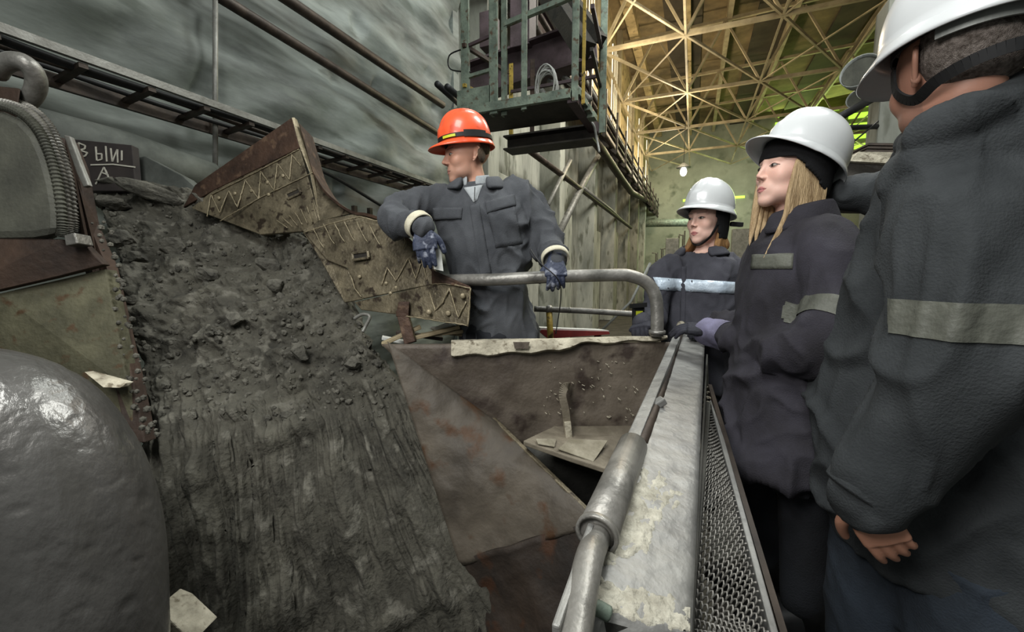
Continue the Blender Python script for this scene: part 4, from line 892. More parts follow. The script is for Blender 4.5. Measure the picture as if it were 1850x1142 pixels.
def head_mesh(Mh, fem, skin, lip, brow, ear=True, stubble=None):
    nt_, np_ = 210, 210
    # more rows over the face: warp directions
    th = np.linspace(.001, math.pi - .001, nt_); ph = np.linspace(-math.pi, math.pi, np_, endpoint=False)
    ph = ph - .55 * np.sin(ph)                     # denser near forward (phi=0)
    T, Ph = np.meshgrid(th, ph, indexing='ij')
    D = np.stack([np.sin(T) * np.sin(Ph), np.sin(T) * np.cos(Ph), np.cos(T)], -1)
    C0 = np.array((0, .0, -.01)); t = np.full(T.shape, .30)
    for _ in range(30):
        d = head_sdf(C0 + D * t[..., None], fem, None); t = t - d * .88
        t = np.maximum(t, .02)
    V = C0 + D * t[..., None]
    b = BM(); g = [[b.verts.new(V[i, j]) for j in range(np_)] for i in range(nt_)]
    for i in range(nt_ - 1):
        for j in range(np_): b.faces.new([g[i][j], g[i + 1][j], g[i + 1][(j + 1) % np_], g[i][(j + 1) % np_]])
    b.faces.new(g[0]); b.faces.new(g[-1][::-1])
    if ear:
        for sx_ in (-1, 1):
            e = BM(); c = Vector((sx_ * .073 * (.94 if fem else 1), -.010, .0))
            ax = Vector((sx_ * .35, -.9, 0)).normalized(); up_ = Vector((0, -.12, 1)).normalized(); nn = ax.cross(up_)
            pts = [(-.10, -1.0), (.2, -.85), (.55, -.4), (.95, .15), (1.0, .65), (.65, 1.0), (.2, 1.0), (-.05, .7)]
            q = [Vector(p) for p in catmull([tuple(c + ax * (a_ * .021) + up_ * (b_ * .030) + Vector((sx_ * .008, 0, 0)) * max(0, a_)) for a_, b_ in pts], 5)]
            tube(e, q, [.0045] * len(q), 8); slab(e, q, -nn * .004 * sx_ * 1); ball(e, c + ax * .004 + up_ * -.02, .008, .007, .011)
            me_ = bpy.data.meshes.new('e'); bmesh.ops.recalc_face_normals(e, faces=e.faces[:]); e.to_mesh(me_); e.free(); b.from_mesh(me_); bpy.data.meshes.remove(me_)
    bmesh.ops.recalc_face_normals(b, faces=b.faces[:])
    me = bpy.data.meshes.new('head'); b.to_mesh(me); b.free()
    sk, lp, br = map(srgb, (skin, lip, brow)); sb = srgb(stubble) if stubble else None
    white, iris, lash = srgb('9c958e'), srgb('28221e'), srgb('1d1512')
    def mixc(a, c, k): k = max(0, min(1, k)); return tuple(a[i] * (1 - k) + c[i] * k for i in range(3))
    def fn(p):
        x, y, z = abs(p.x), p.y, p.z; c = sk
        if y > .0:
            # warmer cheeks and nose (skin pigment)
            c = mixc(c, (c[0] * 1.02, c[1] * .86, c[2] * .83), .45 * math.exp(-((x - .04) / .02) ** 2 - ((z + .022) / .018) ** 2) + .5 * math.exp(-(x / .012) ** 2 - ((z + .028) / .012) ** 2))
            if sb: c = mixc(c, sb, .45 * (1 / (1 + math.exp((z + .045) * 160))) * (1 if y > -.02 else 0))
            m = 0
            if y > .07:
                lx = x / .0205; zc = -.0655 - .0006 * (lx > .6)
                top = .0082 * (1 - lx ** 2) + .0008; bot = .0105 * (1 - lx ** 2)
                if lx < 1 and -bot < z - zc < top: m = .85
                c = mixc(c, lp, m)
                if lx < 1.05 and abs(z - zc) < .0012: c = mixc(c, lash, .6)
            # brow
            if y > .04 and .010 < x < .050:
                bz = .0285 + .05 * (x - .012) - 1.6 * (x - .030) ** 2
                c = mixc(c, br, .8 * math.exp(-((z - bz) / (.0026 if fem else .0036)) ** 2) * (1 if x > .013 else .4))
            # eye
            if y > .05:
                ex, ez = (x - .0305) / .0135, (z - .0055); half = .0056 * max(0, 1 - ex * ex) ** .7
                if abs(ex) < 1.15:
                    if abs(ex) < 1 and abs(ez) < half:
                        c = white
                        if (x - .0305) ** 2 + (ez - .0005) ** 2 < .0058 ** 2: c = iris
                    if abs(ez - half) < .0017 and ez > -.001: c = mixc(c, lash, .9)
                    elif abs(ez + half) < .0009: c = mixc(c, lash, .45)
        return c
    set_col(me, fn); me.transform(Mh); me.polygons.foreach_set('use_smooth', [True] * len(me.polygons)); return me
def headmat(pos, fwd, roll=0, pitch=0):
    f = Vector(fwd).normalized(); r = f.cross(UP).normalized(); u = r.cross(f)
    m = Matrix((r, f, u)).transposed().to_4x4()
    return Matrix.Translation(pos) @ m @ Matrix.Rotation(pitch, 4, 'X') @ Matrix.Rotation(roll, 4, 'Y')
def helmet(Mh, m_, parent, name='helmet', peak=.055, tilt=0, off=(0, 0, 0), sc=1.0, label=None, ridges=True, rimw=.011):
    """hard hat shell as a child thing: dome, ridges, brim"""
    MM = Mh @ Matrix.Translation(Vector(off)) @ Matrix.Rotation(tilt, 4, 'X') @ Matrix.Scale(sc, 4)
    b = BM(); nr, na = 34, 96; A, B_, H = .106, .128, .150; g = []
    for i in range(nr + 1):
        row = []
        for k in range(na):
            a = 2 * math.pi * k / na; ca, sa = math.sin(a), math.cos(a)     # ca: x, sa: y (forward)
            if i <= nr - 7:
                t = i / (nr - 7) * math.pi / 2; r = math.sin(t) ** .90; z = H * max(0, math.cos(t)) ** .82
                x, y = A * r * ca, B_ * r * sa - .006
                if ridges:
                    for cx_, w_, h_ in ((0, .012, .0075), (.036, .005, .0045), (-.036, .005, .0045)):
                        if y > -.11: z += h_ / (1 + math.exp((abs(x - cx_) - w_) * 900)) * min(1, max(0, (z - .035) / .02))
                if sa > .78 and .015 < z < .075:                 # front badge swell
                    k_ = (1 / (1 + math.exp((abs(x) - .026) * 500))) * (1 / (1 + math.exp((abs(z - .045) - .022) * 500))); y += .006 * k_
                z += .0
            else:
                j = (i - (nr - 7)) / 7
                pk = peak * max(0, sa) ** 2.5 + rimw
                x = (A + .002 + pk * j * (1 if sa < .3 else .8)) * ca; y = (B_ + .002 + pk * j) * sa - .006
                z = -.020 * j - .004 * j * j + (.0 if j < 1 else -.004)
            row.append(b.verts.new((x, y, z)))
        g.append(row)
    for i in range(nr):
        for k in range(na): b.faces.new([g[i][k], g[i + 1][k], g[i + 1][(k + 1) % na], g[i][(k + 1) % na]])
    b.verts.ensure_lookup_table(); bmesh.ops.remove_doubles(b, verts=b.verts, dist=1e-6)
    b.transform(Matrix.Translation((0, 0, .045))); b.transform(MM)
    o = obj(name, b, M[m_], parent=parent, smooth=True); s = o.modifiers.new('s', 'SOLIDIFY'); s.thickness = .003; s.offset = -1
    if label: o['label'] = label
    # suspension band inside
    b = BM(); ring = [MM @ Vector((.086 * math.sin(a), .103 * math.cos(a) - .006, .045)) for a in np.linspace(0, 2 * math.pi, 40)]
    up_ = (MM.to_3x3() @ UP).normalized()
    for p, q in zip(ring, ring[1:]): bar(b, p, q, .003, .028, up_)
    obj('headband', b, M['black'], parent=o)
    return o, MM
def bandstrip(MM, parent, name, m_, a0, a1, z, h, rx, ry, r=0):
    b = BM(); n = max(4, int(abs(a1 - a0) * 14)); vs = []
    for i in range(n + 1):
        a = a0 + (a1 - a0) * i / n; row = []
        for rr, zz in ((0, -h / 2), (.004, -h / 2), (.004, h / 2), (0, h / 2)):
            row.append(b.verts.new(MM @ Vector(((rx + rr) * math.sin(a), (ry + rr) * math.cos(a) - .006, z + zz))))
        vs.append(row)
    for A, B in zip(vs, vs[1:]):
        for k in range(4): b.faces.new([A[k], A[(k + 1) % 4], B[(k + 1) % 4], B[k]])
    b.faces.new(vs[0]); b.faces.new(vs[-1][::-1]); return obj(name, b, M[m_], parent=parent, smooth=False)
def torso_secs(secs, fdir):
    out = []
    for s in secs:
        c, hw, hd = s[:3]; f = Vector(s[3]) if len(s) > 3 else fdir
        f = Vector((f.x, f.y, 0)).normalized(); r = f.cross(UP)
        out.append((c, r * hw, f * hd))
    return out
def interp_secs(secs, n=5):
    a = [tuple(c) + tuple(u) + tuple(v) for c, u, v in secs]; o = catmull(a, n); return [(Vector(q[:3]), Vector(q[3:6]), Vector(q[6:9])) for q in o]
def wrinkle(amp, seed, sc=9.0):
    def f(p):
        q = Vector((p.x * sc + seed, p.y * sc, p.z * sc * .55)); w = noise.noise(q + Vector((0, 0, 2 * noise.noise(q * .4))))
        w2 = noise.noise(q * 2.1 + Vector((seed, 4, 2 * noise.noise(q * .6)))); m = .5 + noise.noise(q * .35 + Vector((0, 9, seed)))
        return amp * (max(0, 1 - abs(w) * 3.4) ** 1.4 * .85 * (.4 + m) + max(0, 1 - abs(w2) * 3.4) ** 1.3 * .34 * (.5 + m) + .25 * noise.noise(q * .5) - .2)
    return f
def garment(name, m_, parent, lofts, limbs_, vox=.009, sm_=7, amp=.009, seed=0, label=None, wsc=9.0, balls=()):
    b = BM()
    for secs in lofts: loft(b, interp_secs(secs), 40, 2.3)
    for c in limbs_: limb(b, c, 24)
    for c, r in balls: ball(b, c, *r) if isinstance(r, tuple) else ball(b, c, r)
    me = voxel(b, vox, sm_); displace(me, wrinkle(amp, seed, wsc)); me.update()
    o = meshobj(name, me, M[m_], parent)
    if label: o['label'] = label
    bb = BM(); bb.from_mesh(me); bb.transform(Matrix.Translation(ROOT[parent])); t = BVHTree.FromBMesh(bb); 
    return o, t, bb
def patch(tree, parent, name, m_, pts, th=.006, nx=10, ny=8, off=.002, label=None):
    """pts: four px,py corners (tl,tr,br,bl): cast onto garment from the photo's viewpoint when it was cut, thin cloth patch"""
    tl, tr, br, bl = [Vector(p) for p in pts]; A, B = [], []; b = BM(); ok = True
    for i in range(nx + 1):
        ra, rb = [], []
        for j in range(ny + 1):
            u, v = i / nx, j / ny; q = tl.lerp(tr, u).lerp(bl.lerp(br, u), v); r = ray(q.x, q.y).normalized()
            h = tree.ray_cast(CAM, r)
            if h[0] is None: return None
            ed = min(i, nx - i, j, ny - j)
            ra.append(h[0] - r * .0 + h[1] * (off + (th if ed > 0 else th * .5))); rb.append(h[0] - h[1] * .003)
        A.append(ra); B.append(rb)
    VA = [[b.verts.new(p) for p in r] for r in A]; VB = [[b.verts.new(p) for p in r] for r in B]
    for i in range(nx):
        for j in range(ny):
            b.faces.new([VA[i][j], VA[i + 1][j], VA[i + 1][j + 1], VA[i][j + 1]]); b.faces.new([VB[i][j + 1], VB[i + 1][j + 1], VB[i + 1][j], VB[i][j]])
    ring = [(i, 0) for i in range(nx + 1)] + [(nx, j) for j in range(1, ny + 1)] + [(i, ny) for i in range(nx - 1, -1, -1)] + [(0, j) for j in range(ny - 1, 0, -1)]
    for k in range(len(ring)):
        (i, j), (i2, j2) = ring[k], ring[(k + 1) % len(ring)]; b.faces.new([VA[i][j], VA[i2][j2], VB[i2][j2], VB[i][j]])
    o = obj(name, b, M[m_], parent=parent, smooth=True)
    if label: o['label'] = label
    return o
def slice_band(bb, parent, name, m_, co, no, w, keep, th=.003, cut=None):
    """a band of the garment surface between two parallel planes, lifted off the cloth"""
    b = bb.copy(); no = Vector(no).normalized()
    for s_ in (1, -1):
        bmesh.ops.bisect_plane(b, geom=b.verts[:] + b.edges[:] + b.faces[:], plane_co=Vector(co) + no * (w / 2 * s_), plane_no=no * s_, clear_outer=True)
    if cut: bmesh.ops.bisect_plane(b, geom=b.verts[:] + b.edges[:] + b.faces[:], plane_co=cut[0], plane_no=cut[1], clear_outer=True)
    dead = [f for f in b.faces if not keep(f.calc_center_median())]; bmesh.ops.delete(b, geom=dead, context='FACES')
    b.normal_update()
    for v in b.verts: v.co += v.normal * th
    if not b.faces: return None
    return obj(name, b, M[m_], parent=parent, smooth=True)
def hand_bm(Mt, side=1, curl=(.5, .5, .5, .5), thumb=.3, sc=1.0, fat=1.0, spread=.06, vox=.003):
    """wrist at origin, fingers +Y, palm down -Z, thumb towards +X*side"""
    b = BM()
    R3 = lambda x, y, z: Vector((x * side, y, z)) * sc
    secs = []
    for y, w, t in ((-.03, .027, .020), (0, .028, .019), (.03, .036, .017), (.06, .041, .015), (.088, .041, .012)):
        secs.append((R3(0, y, 0), Vector((w * sc * fat, 0, 0)), Vector((0, 0, t * sc * fat))))
    loft(b, secs, 20, 2.6)
    for (x0, L_, r, ci, k) in ((.029, .072, .0092, 0, .9), (.0095, .080, .0095, 1, .3), (-.0105, .075, .0090, 2, -.35), (-.029, .060, .0080, 3, -1.1)):
        p = R3(x0, .080, 0); an = 0; pts = [(R3(x0 * .8, .055, 0), r * sc * fat), (p, r * 1.05 * sc * fat)]; c = curl[ci]
        for sgi, (fr_, ca) in enumerate(((.45, .75), (.30, 1.1), (.25, .7))):
            an += c * ca; d = Vector((spread * k * side, math.cos(an), -math.sin(an))).normalized(); p = p + d * L_ * fr_ * sc; pts.append((p, r * (1 - .08 * (sgi + 1)) * sc * fat))
        limb(b, pts, 12, 4)
    p = R3(.022, .018, -.004); pts = [(p, .013 * sc * fat)]; d0 = Vector((.75 * side, .62, -.25 - thumb)).normalized(); d1 = Vector((.45 * side, .85, -.3 - thumb)).normalized()
    for L_, r, d in ((.040, .0125, d0), (.032, .0105, d1), (.026, .0088, (d1 + Vector((-.2 * side, .2, -.1))).normalized())): p = p + d * L_ * sc; pts.append((p, r * sc * fat))
    limb(b, pts, 12, 4)
    me = voxel(b, vox, 3, .5); me.transform(Mt); return me
def handmat(pos, y, z):
    y = Vector(y).normalized(); z = Vector(z); x = y.cross(z).normalized(); z = x.cross(y)
    return Matrix.Translation(pos) @ Matrix((x, y, z)).transposed().to_4x4()
def body_mesh(head, lofts, limbs_, skin, extra=()):
    b = BM()
    for s in lofts: loft(b, interp_secs([(c, u * .84, v * .84) for c, u, v in s]), 24, 2.2)
    for c in limbs_: limb(b, [(p, r * .62) for p, r in c], 16)
    me = voxel(b, .014, 4); sk = srgb(skin); set_col(me, lambda p: sk)
    ms = [head, me] + list(extra); b = BM()
    for m_ in ms: b.from_mesh(m_)
    out = bpy.data.meshes.new('body'); b.to_mesh(out); b.free(); out.polygons.foreach_set('use_smooth', [True] * len(out.polygons)); return out
def boots(parent, feet):
    for p, f in feet:
        f = Vector((f[0], f[1], 0)).normalized(); r = f.cross(UP); p = Vector((p[0], p[1], 0)); b = BM()
        secs = [(p - f * .09 + UP * .05, r * .036, UP * .045), (p - f * .02 + UP * .055, r * .045, UP * .052), (p + f * .08 + UP * .045, r * .050, UP * .044), (p + f * .17 + UP * .03, r * .045, UP * .029), (p + f * .195 + UP * .025, r * .025, UP * .018)]
        loft(b, interp_secs(secs, 4), 20, 2.6); tube(b, [p - f * .02 + UP * .05, p - f * .02 + UP * .2], [.055, .058], 16); obj('boot', b, M['black'], parent=parent, smooth=True)
def collar(parent, c, fdir, r0, r1, h, m_, open_=.5, lean=0, name='collar'):
    """stand and fall collar: open ring round the neck"""
    b = BM(); f = Vector(fdir).normalized(); rr = f.cross(UP).normalized(); vs = []; n = 36
    for i in range(n + 1):
        a = open_ + (2 * math.pi - 2 * open_) * i / n; ca, sa = math.cos(a), math.sin(a); d = f * ca + rr * sa; back = (1 - ca) / 2
        dip = (1 - back) ** 2 * h * .35
        prof = [(r0, -.01 - dip), (r0 * .97, h * (.75 + .3 * back) - dip), (r0 * 1.06, h * (.8 + .3 * back) - dip), (r1, -.002 - dip * 1.1), (r1 * .96, -.012 - dip)]
        vs.append([b.verts.new(Vector(c) + d * q + UP * z - f * lean * z) for q, z in prof])
    for A, B in zip(vs, vs[1:]):
        for k in range(5): b.faces.new([A[k], A[(k + 1) % 5], B[(k + 1) % 5], B[k]])
    b.faces.new(vs[0]); b.faces.new(vs[-1][::-1]); o = obj(name, b, M[m_], parent=parent, smooth=True, bevel=0)
    s = o.modifiers.new('s', 'SUBSURF'); s.levels = 1; s.render_levels = 1; return o
def cuff(parent, a, c, r, m_, name='cuff', th=.006):
    a, c = Vector(a), Vector(c); b = BM(); tube(b, [a, a.lerp(c, .15), a.lerp(c, .85), c], [r * .97, r * 1.03, r * 1.03, r * .97], 28, False); o = obj(name, b, M[m_], parent=parent, smooth=True)
    s = o.modifiers.new('s', 'SOLIDIFY'); s.thickness = th; return o
def strand_lock(bm, pts, w, t, n=6):
    c = catmull([tuple(p) for p in pts], n); P_ = [Vector(q) for q in c]; fr_ = frames(P_)
    secs = []
    for i, (p, (tt, nn, bb)) in enumerate(zip(P_, fr_)):
        u = i / (len(P_) - 1); k = (math.sin(math.pi * min(1, u * .9 + .12)) ** .6); out = (CAM - p).normalized(); side = tt.cross(out).normalized(); oo = side.cross(tt)
        secs.append((p, side * w * k, oo * t * k))
    loft(bm, secs, 10, 2.0)

R_, F_ = CR, FH
# ------------------------------------------------------------------ worker with the orange helmet
root = P(895, 590, 1.98); root.z = 0
pm = thing('person', root, 'man in an orange hard hat and grey work jacket leaning on the steel plate', 'person', None)
fd = (-FH - CR * .12).normalized()
D_ = 1.97
tor = torso_secs([(P(908, 640, D_ + .02), .165, .125), (P(905, 600, D_ + .02), .17, .125), (P(890, 540, D_), .165, .12), (P(882, 490, D_), .185, .125), (P(875, 430, D_ - .01), .215, .13), (P(866, 380, D_ - .01), .225, .12), (P(860, 350, D_), .18, .09), (P(858, 333, D_), .085, .07)], fd)
rs = [(P(800, 362, D_), .075), (P(757, 372, D_ - .03), .075), (P(716, 388, D_ - .12), .066), (P(722, 404, D_ - .20), .060), (P(752, 404, D_ - .24), .052), (P(766, 408, D_ - .25), .048)]
ls = [(P(925, 355, D_), .080), (P(955, 385, D_ + .0), .082), (P(980, 425, D_ - .02), .072), (P(993, 450, D_ - .08), .066), (P(1000, 462, D_ - .15), .058), (P(1003, 474, D_ - .19), .050)]
jk, jt, jb = garment('jacket', 'jk_m', pm, [tor], [rs, ls], .008, 4, .020, 3, wsc=7)
Mh = headmat(P(843, 285, D_ - .03), -CR * .90 - FH * .40 - UP * .08, roll=.02)
hd = head_mesh(Mh, False, 'c2937d', 'a06a60', '5e4c3c', stubble='9a7868')
leg1 = [(P(868, 600, D_ + .02), .10), (P(866, 700, D_ + .03), .095), (Vector((P(862, 800, D_).x, P(862, 800, D_).y, .35)), .075), (Vector((P(862, 800, D_).x, P(862, 800, D_).y, .10)), .07)]
leg2 = [(P(938, 600, D_ + .02), .10), (P(942, 700, D_ + .03), .095), (Vector((P(945, 800, D_).x, P(945, 800, D_).y, .35)), .075), (Vector((P(945, 800, D_).x, P(945, 800, D_).y, .10)), .07)]
neck = [(P(858, 330, D_), .07), (P(852, 305, D_ - .01), .07)]
bm_ = body_mesh(hd, [tor], [rs, ls, leg1, leg2, neck], 'c2937d')
meshobj('body', bm_, M['skin'], pm)
garment('trousers', 'tr', pm, [torso_secs([(P(905, 655, D_ + .02), .16, .12), (P(903, 610, D_ + .02), .165, .12), (P(898, 560, D_ + .02), .15, .11)], fd)], [leg1, leg2], .012, 5, .014, 8)
boots(pm, [(leg1[-1][0], fd), (leg2[-1][0], fd)])
# hoodie collar and jacket collar
hc = collar(pm, P(857, 331, D_ - .01), fd, .066, .080, .045, 'hoodie', .25, 0, 'hoodie_collar'); hc['label'] = 'light grey hoodie collar'
patch(jt, pm, 'hoodie_front', 'hoodie', [(838, 340), (872, 335), (862, 362), (856, 366)], .004, 8, 8)
collar(pm, P(862, 338, D_), (fd + CR * .05), .098, .150, .060, 'jk_m', .50)
zz = [P(858, 338, D_ - .135), P(857, 362, D_ - .150)]; b = BM(); bar(b, zz[0], zz[1], .004, .003, CF); obj('zip', b, M['black'], parent=pm)
for q, nm in [([(782, 376), (836, 376), (834, 396), (786, 398)], 'pocket_flap'), ([(876, 366), (928, 352), (932, 372), (880, 386)], 'pocket_flap')]: patch(jt, pm, nm, 'jk_m', q, .009)
for q in [[(788, 398), (834, 397), (836, 455), (790, 452)], [(882, 386), (930, 373), (944, 440), (895, 448)]]: patch(jt, pm, 'pocket', 'jk_m', q, .003)
patch(jt, pm, 'placket', 'jk_m', [(848, 372), (866, 368), (888, 496), (868, 500)], .006, 5, 20)
# helmet, strap
hm, HM = helmet(Mh, 'orange', pm, peak=.045, tilt=-.03, off=(0, .002, .020), sc=.96)
bandstrip(HM, hm, 'headlamp_strap', 'black', -2.9, -.35 + 3.4, .058, .018, .108, .128)
bandstrip(HM, hm, 'strap_pad', 'black', -2.1, -1.25, .060, .030, .111, .131)
bandstrip(HM, hm, 'strap_mark', 'lime', -.95, -.42, .056, .011, .1125, .1325)
b = BM(); 
for sx_ in (-1, 1):
    ball(b, Mh @ Vector((sx_ * .076, -.045, -.005)), .012, .03, .035)
ball(b, Mh @ Vector((0, -.05, .045)), .076, .064, .072, rot=Mh.to_3x3()); obj('hair', b, M['brownhair'], parent=pm, smooth=True)
# cuffs and gloves
cuff(pm, P(752, 403, D_ - .24), P(762, 411, D_ - .26), .058, 'cuffw', 'glove_cuff'); cuff(pm, P(1002, 462, D_ - .185), P(1004, 470, D_ - .205), .058, 'cuffw', 'glove_cuff')
Hr = handmat(P(765, 414, D_ - .26), -CU * 1 + CR * .12 - CF * .12, -CF * 1 + CR * .1 - CU * .3)
me = hand_bm(Hr, -1, (.15, .22, .28, .40), .05, 1.0, 1.22, .05); meshobj('glove', me, M['glove'], pm)
Hl = handmat(P(1003, 470, D_ - .21), -CU * .92 - CF * .45, -CF * .9 + CU * .5)
me = hand_bm(Hl, 1, (.55, .6, .65, .5), .05, .92, 1.25, .12); meshobj('glove', me, M['glove'], pm)
b = BM(); slab(b, [P(782, 452, 1.72), P(796, 446, 1.74), P(801, 490, 1.74), P(784, 486, 1.72)], CF * .004); tag(obj('paper_tag', b, M['paper']), 'small white paper tag by the worker\'s right glove', 'tag')

# ------------------------------------------------------------------ smaller woman, far side
root = P(1262, 600, 2.12); root.z = 0
pf = thing('person', root, 'smaller woman in white hard hat and navy jacket with pale reflective chest stripe', 'person')
D_ = 2.1; fd = (-FH * .75 - CR * .62).normalized()
tor = torso_secs([(P(1262, 700, D_), .17, .13), (P(1260, 600, D_), .17, .12), (P(1260, 540, D_), .175, .12), (P(1258, 500, D_), .19, .12), (P(1260, 475, D_), .175, .10), (P(1266, 458, D_), .09, .075)], fd)
rs = [(P(1215, 485, D_), .075), (P(1196, 505, D_ - .02), .07), (P(1186, 545, D_ - .03), .062), (P(1182, 575, D_ - .08), .058), (P(1168, 582, D_ - .18), .05), (P(1160, 582, D_ - .22), .045)]
ls = [(P(1308, 480, D_), .075), (P(1335, 505, D_ - .02), .07), (P(1338, 560, D_ - .02), .06), (P(1320, 590, D_ - .12), .055), (P(1290, 592, D_ - .2), .05)]
jf, jft, jfb = garment('jacket', 'jk_f', pf, [tor], [rs, ls], .009, 4, .014, 13)
Mf = headmat(P(1277, 398, D_ - .02), -CR * .88 - FH * .50 - UP * .02)
hd = head_mesh(Mf, True, 'e0b8a8', 'b06668', '6b5344', ear=False)
l1 = [(P(1240, 640, D_ + .02), .09), (P(1240, 760, D_ + .02), .08), (Vector((P(1240, 700, D_).x, P(1240, 700, D_).y, .30)), .07), (Vector((P(1240, 700, D_).x, P(1240, 700, D_).y, .10)), .06)]
l2 = [(P(1300, 640, D_ + .02), .09), (P(1300, 760, D_ + .02), .08), (Vector((P(1300, 700, D_).x, P(1300, 700, D_).y, .30)), .07), (Vector((P(1300, 700, D_).x, P(1300, 700, D_).y, .10)), .06)]
neck = [(P(1266, 470, D_), .065), (P(1276, 430, D_), .058)]
meshobj('body', body_mesh(hd, [tor], [rs, ls, l1, l2, neck], 'e0b8a8'), M['skin'], pf)
garment('trousers', 'tr', pf, [torso_secs([(P(1262, 720, D_), .155, .12), (P(1262, 640, D_), .16, .12)], fd)], [l1, l2], .014, 4, .01, 5)
boots(pf, [(l1[-1][0], fd), (l2[-1][0], fd)])
collar(pf, P(1266, 456, D_), fd, .085, .135, .045, 'jk_f', .6)
patch(jft, pf, 'reflective_stripe', 'strip', [(1180, 501), (1336, 510), (1332, 531), (1190, 524)], .003, 26, 3, label='pale blue reflective stripe')
patch(jft, pf, 'placket', 'jk_f', [(1232, 482), (1240, 482), (1238, 590), (1228, 590)], .004, 3, 20)
hf, HF = helmet(Mf, 'white', pf, peak=.04, tilt=.16, off=(0, .0, .004), sc=.99)
# black liner: hood over sides of head with open face
def hood(Mx, parent, zcut, face_a, r=(.083, .098, .098), c=(0, -.016, .028), low=-.10, nm='liner_cap', band=False, face_z=None):
    b = BM(); nt2, na2 = 36, 72; g = {}
    for i in range(nt2 + 1):
        for k in range(na2):
            a = 2 * math.pi * k / na2; z = c[2] + r[2] - (c[2] + r[2] - low) * i / nt2; u = max(0, 1 - ((z - c[2]) / r[2]) ** 2) ** .5 if z > c[2] else 1 - .12 * ((c[2] - z) / (c[2] - low)) ** 2
            g[i, k] = (Vector((r[0] * u * math.sin(a), r[1] * u * math.cos(a) + c[1], z)), a if a < math.pi else a - 2 * math.pi, z)
    V = {}
    def keep(i, k):
        p, a, z = g[i, k]; return not (z < zcut(a) )
    for i in range(nt2):
        for k in range(na2):
            q = [(i, k), (i + 1, k), (i + 1, (k + 1) % na2), (i, (k + 1) % na2)]
            if all(keep(*t) for t in q):
                vs = []
                for t in q:
                    if t not in V: V[t] = b.verts.new(Mx @ g[t][0])
                    vs.append(V[t])
                if i == 0 and False: continue
                b.faces.new(vs)
    bmesh.ops.remove_doubles(b, verts=b.verts, dist=1e-5)
    o = obj(nm, b, M['blackcloth'], parent=parent, smooth=True); s = o.modifiers.new('s', 'SOLIDIFY'); s.thickness = .010; s.offset = 1
    s = o.modifiers.new('u', 'SUBSURF'); s.levels = 1; s.render_levels = 1; return o
hood(Mf, pf, lambda a: (.045 if abs(a) < .95 else (.045 - (abs(a) - .95) * .42 if abs(a) < 1.3 else (-.095 if abs(a) < 2.2 else -.06))), 0, r=(.079, .096, .095))
b = BM(); q = [Mf @ Vector(v) for v in ((-.072, .0, .02), (-.070, .022, -.035), (-.052, .045, -.085), (-.02, .066, -.118), (.0, .072, -.122), (.02, .066, -.118), (.052, .045, -.085), (.070, .022, -.035), (.072, 0, .02))]
qq = [Vector(t) for t in catmull([tuple(t) for t in q], 6)]
for a_, c_ in zip(qq, qq[1:]): bar(b, a_, c_, .012, .005, (Mf.translation - a_).normalized())
obj('chin_strap', b, M['black'], parent=hf)
b = BM(); a_ = Mf @ Vector((-.06, -.10, -.02)); bar(b, a_, a_ + CR * .06 - UP * .004, .02, .022, UP); obj('rear_buckle', b, M['black'], parent=hf, bevel=.003)
b = BM()
for k in range(9):
    u = k / 8; s0 = Mf @ Vector((-.070 + .002 * k, -.02 - .05 * u, -.06)); strand_lock(b, [s0 + UP * .03, s0 - UP * .02 - CR * .01, s0 - UP * .07 - CR * (.03 * (1 - u)) - FH * .02, s0 - UP * (.10 + .02 * math.sin(k * 2)) - CR * .035 - FH * .03], .016, .010)
obj('hair', b, M['auburn'], parent=pf, smooth=True); b = BM()
for k in range(5):
    u = k / 4; s0 = Mf @ Vector((.060, .02 - .05 * u, -.07)); strand_lock(b, [s0 + UP * .02, s0 - UP * .03 - CR * .012, s0 - UP * .065 - CR * .03, s0 - UP * .085 - CR * .05], .014, .009)
obj('hair', b, M['auburn'], parent=pf, smooth=True)
Hq = handmat(P(1163, 583, D_ - .21), -FH * .7 - CR * .4 - UP * .2, UP + CR * -.3)
meshobj('glove', hand_bm(Hq, -1, (1.1, 1.1, 1.1, 1.1), .1, .95, 1.25), M['glovek'], pf)
Hq = handmat(P(1288, 592, D_ - .2), -CR * .9 - FH * .3, UP)
meshobj('glove', hand_bm(Hq, 1, (.7, .7, .7, .7), .1, .92, 1.2), M['glovek'], pf)
t = thing('handheld_radio', P(1153, 590, 1.93) - UP * .05, 'black and lime green handheld device in the smaller woman\'s glove', 'radio')
b = BM(); bar(b, P(1153, 604, 1.93), P(1153, 552, 1.93), .05, .03, CF); obj('case', b, M['black'], parent=t, bevel=.003)
b = BM(); bar(b, P(1155, 596, 1.91), P(1155, 562, 1.91), .03, .006, CF); obj('label_panel', b, M['lime'], parent=t)
b = BM(); bar(b, P(1140, 553, 1.92), P(1166, 551, 1.92), .02, .05, CF); obj('top_cap', b, M['black'], parent=t)

# ------------------------------------------------------------------ blonde woman in the middle
root = P(1440, 900, 1.38); root.z = 0
pw = thing('person', root, 'blonde woman in black knit hat under white hard hat, dark plum jacket', 'person')
D_ = 1.38; fd = (-CR * .97 + FH * .18).normalized()
tor = torso_secs([(P(1425, 830, D_ - .04), .215, .19), (P(1425, 770, D_ - .03), .21, .185), (P(1428, 680, D_ - .02), .20, .175), (P(1432, 600, D_), .195, .165), (P(1436, 520, D_), .195, .165), (P(1443, 460, D_), .19, .155), (P(1448, 425, D_), .16, .13), (P(1440, 398, D_), .10, .095)], fd)
ls = [(P(1485, 440, D_ - .14), .085), (P(1505, 480, D_ - .19), .085), (P(1508, 540, D_ - .22), .078), (P(1495, 600, D_ - .24), .078), (P(1440, 632, D_ - .20), .070), (P(1370, 622, D_ + .0), .062), (P(1305, 604, D_ + .17), .054), (P(1285, 600, D_ + .22), .050)]
